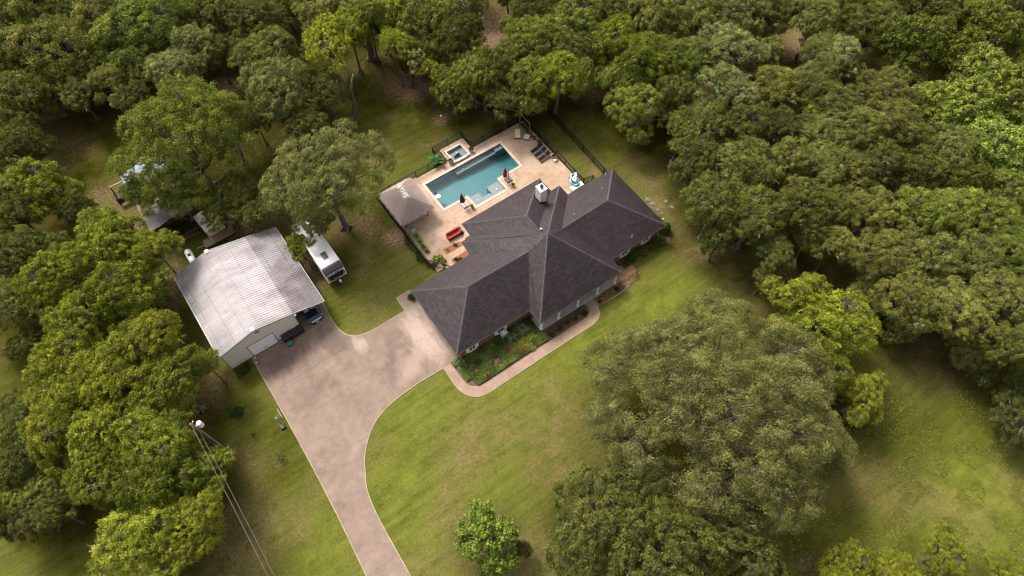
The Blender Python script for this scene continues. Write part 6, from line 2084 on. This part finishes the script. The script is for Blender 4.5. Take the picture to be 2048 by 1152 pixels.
# red sofa, mat and beds
t = thing('outdoor_sofa', 'bright red cushioned outdoor sofa near the house', 'sofa', -9.82, 6.50, 0.07)
part('frame', B().box((0, 0, 0.18), (1.75, 0.68, 0.3)), M['darkwood'], t)
part('backrest', B().box((0, 0.30, 0.60), (1.75, 0.18, 0.60)), M['redcush'], t)
for k in (-1, 0, 1):
    part('seat_cushion', B().box((k * 0.55, -0.06, 0.41), (0.53, 0.56, 0.14), top=0.95), M['redcush'], t)
for s_ in (-1, 1):
    part('armrest', B().box((s_ * 0.86, -0.02, 0.40), (0.12, 0.66, 0.5)), M['redcush'], t)
struct('gravel_pad', B().prism([(-10.75, 5.62), (-8.9, 5.62), (-8.9, 6.12), (-10.75, 6.12)], 0.06, 0.076), M['walk'])
struct('mulch_bed', B().prism([(-12.05, 4.78), (-9.7, 4.68), (-9.7, 5.42), (-12.05, 5.62)], 0.05, 0.10), M['mulch'])
struct('mulch_bed', B().prism([(-12.0, 2.9), (-9.75, 2.9), (-9.75, 3.78), (-12.0, 3.80)], 0.05, 0.10), M['mulch'])
for (k, a, b, r, h, c, l) in (('spiky1', -11.6, 5.2, 0.3, 0.35, MG, 'small green tuft in the mulch bed by the red sofa'), ('round0', -10.45, 5.25, 0.36, 0.5, (0.10, 0.13, 0.06), 'grey-green plant in the mulch bed by the red sofa'), ('round1', -11.4, 3.45, 0.42, 0.5, (0.045, 0.11, 0.02), 'dark green clump in the mulch bed against the house'), ('round1', -10.9, 3.2, 0.3, 0.4, (0.045, 0.10, 0.02), 'second green clump in the mulch bed against the house'),
                           ('round0', -8.75, 6.2, 0.32, 0.6, (0.07, 0.13, 0.04), 'leafy plant at the right end of the red sofa'), ('spiky1', -8.7, 6.9, 0.35, 0.8, (0.14, 0.16, 0.07), 'pale spiky plant beside the roof corner')):
    plant(k, a, b, r, h, c, l, z=0.09, name='bed_plant', cat='plant')
g = thing('covered_grill', 'grey covered grill at the left edge of the patio', 'grill', -13.72, 9.95, 0.07)
part('cover', B().box((0, 0, 0.5), (0.55, 0.85, 0.95), top=0.85), M['acgrey'], g)
part('lid', B().lathe([(0.3, 0.95), (0.26, 1.08), (0.05, 1.14)], 12), M['stonegrey'], g)
# pool toy / cleaner
t = thing('pool_float', 'white round float with blue cap at the left end of the pool', 'float', -8.15, 12.75, -0.06)
part('disc', B().lathe([(0.30, 0.0), (0.35, 0.06), (0.33, 0.12), (0.1, 0.15)], 18), M['white'], t)
part('handle', B().box((0.05, 0.45, 0.12), (0.12, 0.35, 0.16), rz=0.5).box((0.0, 0.62, 0.2), (0.3, 0.08, 0.3), rz=-0.3), M['blue'], t)
# inflatables
fi = [('torus', (7.72, 4.75), 0.42, 0.16, 'floatblue', 'pale blue swim ring leaning on the fence'), ('torus', (7.15, 4.25), 0.40, 0.15, 'floatblue', 'light blue swim ring at the front of the heap'), ('torus', (7.62, 4.2), 0.36, 0.17, 'floatwhite', 'white swim ring in the middle of the heap'),
      ('torus', (7.35, 3.75), 0.34, 0.14, 'floatcyan', 'turquoise swim ring by the white table'), ('torus', (7.40, 4.75), 0.30, 0.14, 'floatnavy', 'navy swim ring under the pale ones')]
for i, (_, (a, b), R_, r_, mt, l) in enumerate(fi):
    single('swim_ring', B().torus((0, 0, 0), R_, r_, (0.5 + 0.3 * math.sin(i * 2.1), 0.35 * math.cos(i * 1.7), i), 22, 10), M[mt], l, 'swim ring', a, b, 0.42 + 0.12 * (i % 3), 0, 'heap of inflatable swim rings', smooth=True)
t = thing('inflatable_dolphin', 'long white inflatable with fins lying on the ring heap', 'inflatable', 7.85, 4.4, 0.75, 0.9)
part('body', B().tube([(-0.75, 0, 0.05), (-0.5, 0, 0.1), (-0.1, 0.05, 0.2), (0.35, 0.05, 0.15), (0.7, 0, 0.0)], [0.05, 0.16, 0.22, 0.18, 0.06], 12), M['floatwhite'], t, smooth=True)
part('fin', B().box((0.72, 0, 0.02), (0.12, 0.6, 0.07)), M['floatwhite'], t)
part('fin', B().box((-0.1, 0, 0.42), (0.25, 0.05, 0.2), rx=0.2), M['floatblue'], t)
t = thing('white_lounger', 'white slatted plastic lounger under the eave beside the swim rings', 'lounger', 7.25, 3.45, 0.07)
for k in range(9):
    part('slat', B().box((-0.85 + k * 0.21, 0, 0.36), (0.17, 0.56, 0.03)), M['white'], t)
for s_ in (-1, 1):
    part('side_rail', B().box((0, s_ * 0.31, 0.34), (1.85, 0.06, 0.08)), M['white'], t)
    for x in (-0.75, 0.75):
        part('leg', B().box((x, s_ * 0.3, 0.16), (0.06, 0.06, 0.32)), M['white'], t)

# ------------------------------------------------------------------ bins, pots, ac unit at the workshop and house
def wheelie(a, b, mat, label, rot=0.0):
    t = thing('wheelie_bin', label, 'bin', a, b, 0.04, rot, 'wheeled bins against the workshop front')
    part('body', B().add([(-.24, -.27, 0.05), (.24, -.27, 0.05), (.24, .27, 0.05), (-.24, .27, 0.05), (-.29, -.36, 1.0), (.29, -.36, 1.0), (.29, .36, 1.0), (-.29, .36, 1.0)], [(3, 2, 1, 0), (4, 5, 6, 7), (0, 1, 5, 4), (1, 2, 6, 5), (2, 3, 7, 6), (3, 0, 4, 7)]), mat, t)
    part('lid', B().box((0, -0.02, 1.04), (0.64, 0.82, 0.07), top=0.94), mat, t)
    part('handle', B().tube([(-0.26, 0.42, 1.0), (0.26, 0.42, 1.0)], 0.02, 6), mat, t)
    for s_ in (-1, 1):
        part('wheel', B().tube([(s_ * 0.22, 0.32, 0.12), (s_ * 0.28, 0.32, 0.12)], 0.12, 10), M['rubber'], t)
    return t
w0 = wheelie(-33.25, 5.75, M['binblack'], 'black wheeled bin at the left end of the row')
dup(w0, -32.6, 5.78, 0.04, 0.02, 'black wheeled bin second from the left in the row')
dup(w0, -31.95, 5.74, 0.04, -0.03, 'black wheeled bin third from the left in the row')
dup(w0, -31.3, 5.80, 0.04, 0.03, 'black wheeled bin at the right end by the building corner')
t = thing('round_tub', 'round teal plastic tub in front of the black bins', 'tub', -33.15, 5.05, 0.04)
part('tub', B().lathe([(0.24, 0), (0.30, 0.5), (0.33, 0.52), (0.28, 0.52), (0.25, 0.3)], 18), M['binteal'], t)
part('lid', B().lathe([(0.34, 0.53), (0.30, 0.57), (0.05, 0.60)], 18), M['binteal'], t)
single('garden_pot', B().lathe([(0.14, 0), (0.19, 0.28), (0.15, 0.32), (0.05, 0.32)], 14), M['tanwood'], 'small tan pot beside the roller door frame', 'pot', -33.85, 5.85, 0.04)
single('stone', B().lathe([(0.12, 0), (0.20, 0.08), (0.12, 0.18), (0.03, 0.2)], 9), M['palestone'], 'pale stone at the left end of the roller door', 'stone', -37.2, 5.9, 0.04)
single('stone', B().lathe([(0.13, 0), (0.22, 0.09), (0.13, 0.2), (0.03, 0.22)], 9), M['palestone'], 'pale stone by the green bush at the workshop', 'stone', -37.35, 5.3, 0.02)
t = thing('outdoor_unit', 'white boxed air conditioning unit in the bed below the second window', 'air conditioner', -12.62, -8.25, 0.03)
part('casing', B().box((0, 0, 0.45), (0.75, 0.55, 0.85)), M['acgrey'], t)
part('fan_grille', B().lathe([(0.22, 0.88), (0.22, 0.90), (0.05, 0.905)], 14), M['white'], t)
part('top_frame', B().box((0, 0.25, 0.89), (0.8, 0.05, 0.05)).box((0, -0.25, 0.89), (0.8, 0.05, 0.05)).box((0.38, 0, 0.89), (0.05, 0.5, 0.05)).box((-0.38, 0, 0.89), (0.05, 0.5, 0.05)), M['white'], t)
gl = 'pale green round covers in the grass right of the house'
for (a, b, r, l) in ((13.55, -3.35, 0.34, 'pale round cover farthest from the camera beside the right wall'), (13.6, -4.2, 0.34, 'pale round cover second along the right wall'), (13.5, -5.3, 0.26, 'pale round cover third along the right wall'), (13.6, -6.0, 0.20, 'small pale cover behind the glossy bushes'), (15.25, -4.95, 0.27, 'pale round cover farther out in the dry grass'), (15.25, -6.05, 0.27, 'pale round cover nearest the dark oaks')):
    single('round_cover', B().lathe([(r, 0), (r * 0.95, 0.06), (r * 0.4, 0.09)], 16), M['palegreen'], l, 'cover', a, b, 0.0, 0, gl)
single('marker_post', B().lathe([(0.07, 0), (0.07, 0.3), (0.10, 0.32), (0.03, 0.38)], 10), M['white'], 'small white post behind the glossy bushes', 'post', 13.0, -6.85, 0)
single('sprinkler_cap', B().lathe([(0.12, 0), (0.12, 0.2), (0.04, 0.25)], 10), M['white'], 'small white cap on bare soil in the back lawn', 'cap', -0.44, 24.0, 0)

# ------------------------------------------------------------------ utility pole with wires
pa, pb = AB(381, 848, 9.2)
pl = thing('utility_pole', 'wooden utility pole with white transformer among the left trees', 'utility pole', pa, pb)
part('shaft', B().tube([(0, 0, 0), (0, 0, 9.2)], [0.19, 0.13], 12), M['polewood'], pl, smooth=True)
part('transformer', B().lathe([(0.20, 7.6), (0.27, 7.7), (0.27, 8.4), (0.22, 8.5), (0.06, 8.56)], 16, (0.50, 0.05, 0)), M['white'], pl)
part('bracket', B().box((0.22, 0.02, 8.0), (0.3, 0.08, 0.5)), M['galv'], pl)
part('insulator', B().lathe([(0.05, 8.9), (0.07, 9.0), (0.05, 9.1)], 8, (0.25, 0.2, 0)).tube([(0, 0, 8.9), (0.25, 0.2, 8.95)], 0.03, 6), M['galv'], pl)
part('conduit', B().tube([(0.1, -0.17, 0), (0.1, -0.17, 5.6)], 0.04, 6), M['palestone'], pl)
pc_ = thing('utility_pole', 'second utility pole carrying the wires beyond the bottom of the view', 'utility pole', -44.6, -46)
part('shaft', B().tube([(0, 0, 0), (0, 0, 9.2)], [0.19, 0.13], 10), M['polewood'], pc_)
def wire(p, q, sag, label):
    g = []
    for k in range(25):
        t_ = k / 24
        g.append((0 + (q[0] - p[0]) * t_, (q[1] - p[1]) * t_, (q[2] - p[2]) * t_ - sag * 4 * t_ * (1 - t_)))
    o = single('overhead_wire', B().tube(g, 0.011, 5), M['wire'], label, 'wire', p[0], p[1], p[2], 0, 'overhead wires from the utility pole')
    return o
wire((pa, pb, 9.1), (-44.6, -46, 9.1), 0.7, 'upper overhead wire crossing the left lawn, left of the pair')
wire((pa + 0.06, pb - 0.1, 7.5), (-44.2, -46, 7.8), 0.6, 'lower overhead wire crossing the left lawn, right of the pair')
ga, gb_ = AB(449, 909)
single('guy_wire', B().tube([(0, 0, 0), (pa - ga, pb - gb_, 8.0)], 0.02, 5), M['wire'], 'slanting guy wire anchored below the utility pole', 'guy wire', ga, gb_, 0)

# ------------------------------------------------------------------ basketball hoop
hp = thing('basketball_hoop', 'grey basketball hoop with red rim leaning over the left edge of the driveway', 'basketball hoop', -38.1, -3.15, 0, 0)
part('base', B().box((-0.1, 0, 0.12), (0.55, 0.7, 0.24), top=0.8), M['darkmetal'], hp)
part('pole', B().tube([(0, 0, 0.2), (0, 0, 2.9)], 0.05, 8), M['galv'], hp)
part('arm', B().tube([(0, 0.10, 2.3), (0.55, 0.10, 3.2)], 0.025, 6).tube([(0, -0.10, 2.3), (0.55, -0.10, 3.2)], 0.025, 6).tube([(0, 0.1, 2.8), (0.55, 0.1, 2.95)], 0.02, 6).tube([(0, -0.1, 2.8), (0.55, -0.1, 2.95)], 0.02, 6), M['galv'], hp)
part('backboard', B().box((0.60, 0, 3.25), (0.03, 1.05, 0.72)), M['acgrey'], hp)
part('rim', B().torus((0.87, 0, 3.02), 0.23, 0.014, (0, 0, 0), 18, 6).box((0.64, 0, 3.02), (0.06, 0.12, 0.1)), M['red'], hp)

# ------------------------------------------------------------------ rough grass and weed tufts (uncountable)
def tufts(name, label, n, uvbox, size, col, seed, zs=0.12, thr=0.0, avoid=None):
    rng = np.random.RandomState(seed)
    u = rng.uniform(uvbox[0], uvbox[2], n); v = rng.uniform(uvbox[1], uvbox[3], n)
    pts = np.array([ray_point(a, b) for a, b in zip(u, v)])
    nz = np.array([mnoise.noise(Vector((x * 0.35, y * 0.35, seed))) for x, y in pts])
    k = nz > thr
    if avoid is not None:
        k &= ~avoid(u, v)
    pts, nz = pts[k], nz[k]
    cen = np.concatenate([pts, rng.uniform(0.01, zs, (len(pts), 1))], 1)
    me = leaves_mesh(name, cen, np.tile([[0, 0, 1.0]], (len(cen), 1)), 0.5 + nz * 0.6 + rng.normal(0, 0.15, len(cen)), size, 0.35, rng, M['leaf'], 0, 0.9)
    o = bpy.data.objects.new(name, me)
    COL.objects.link(o)
    o.color = (*col, 1)
    return tag(o, label, 'grass', kind='stuff')
tufts('rough_grass', 'rough yellow-green weeds in the lower right field', 26000, (1580, 780, 2048, 1152), 0.20, (0.130, 0.140, 0.026), 21, 0.12, -0.02)
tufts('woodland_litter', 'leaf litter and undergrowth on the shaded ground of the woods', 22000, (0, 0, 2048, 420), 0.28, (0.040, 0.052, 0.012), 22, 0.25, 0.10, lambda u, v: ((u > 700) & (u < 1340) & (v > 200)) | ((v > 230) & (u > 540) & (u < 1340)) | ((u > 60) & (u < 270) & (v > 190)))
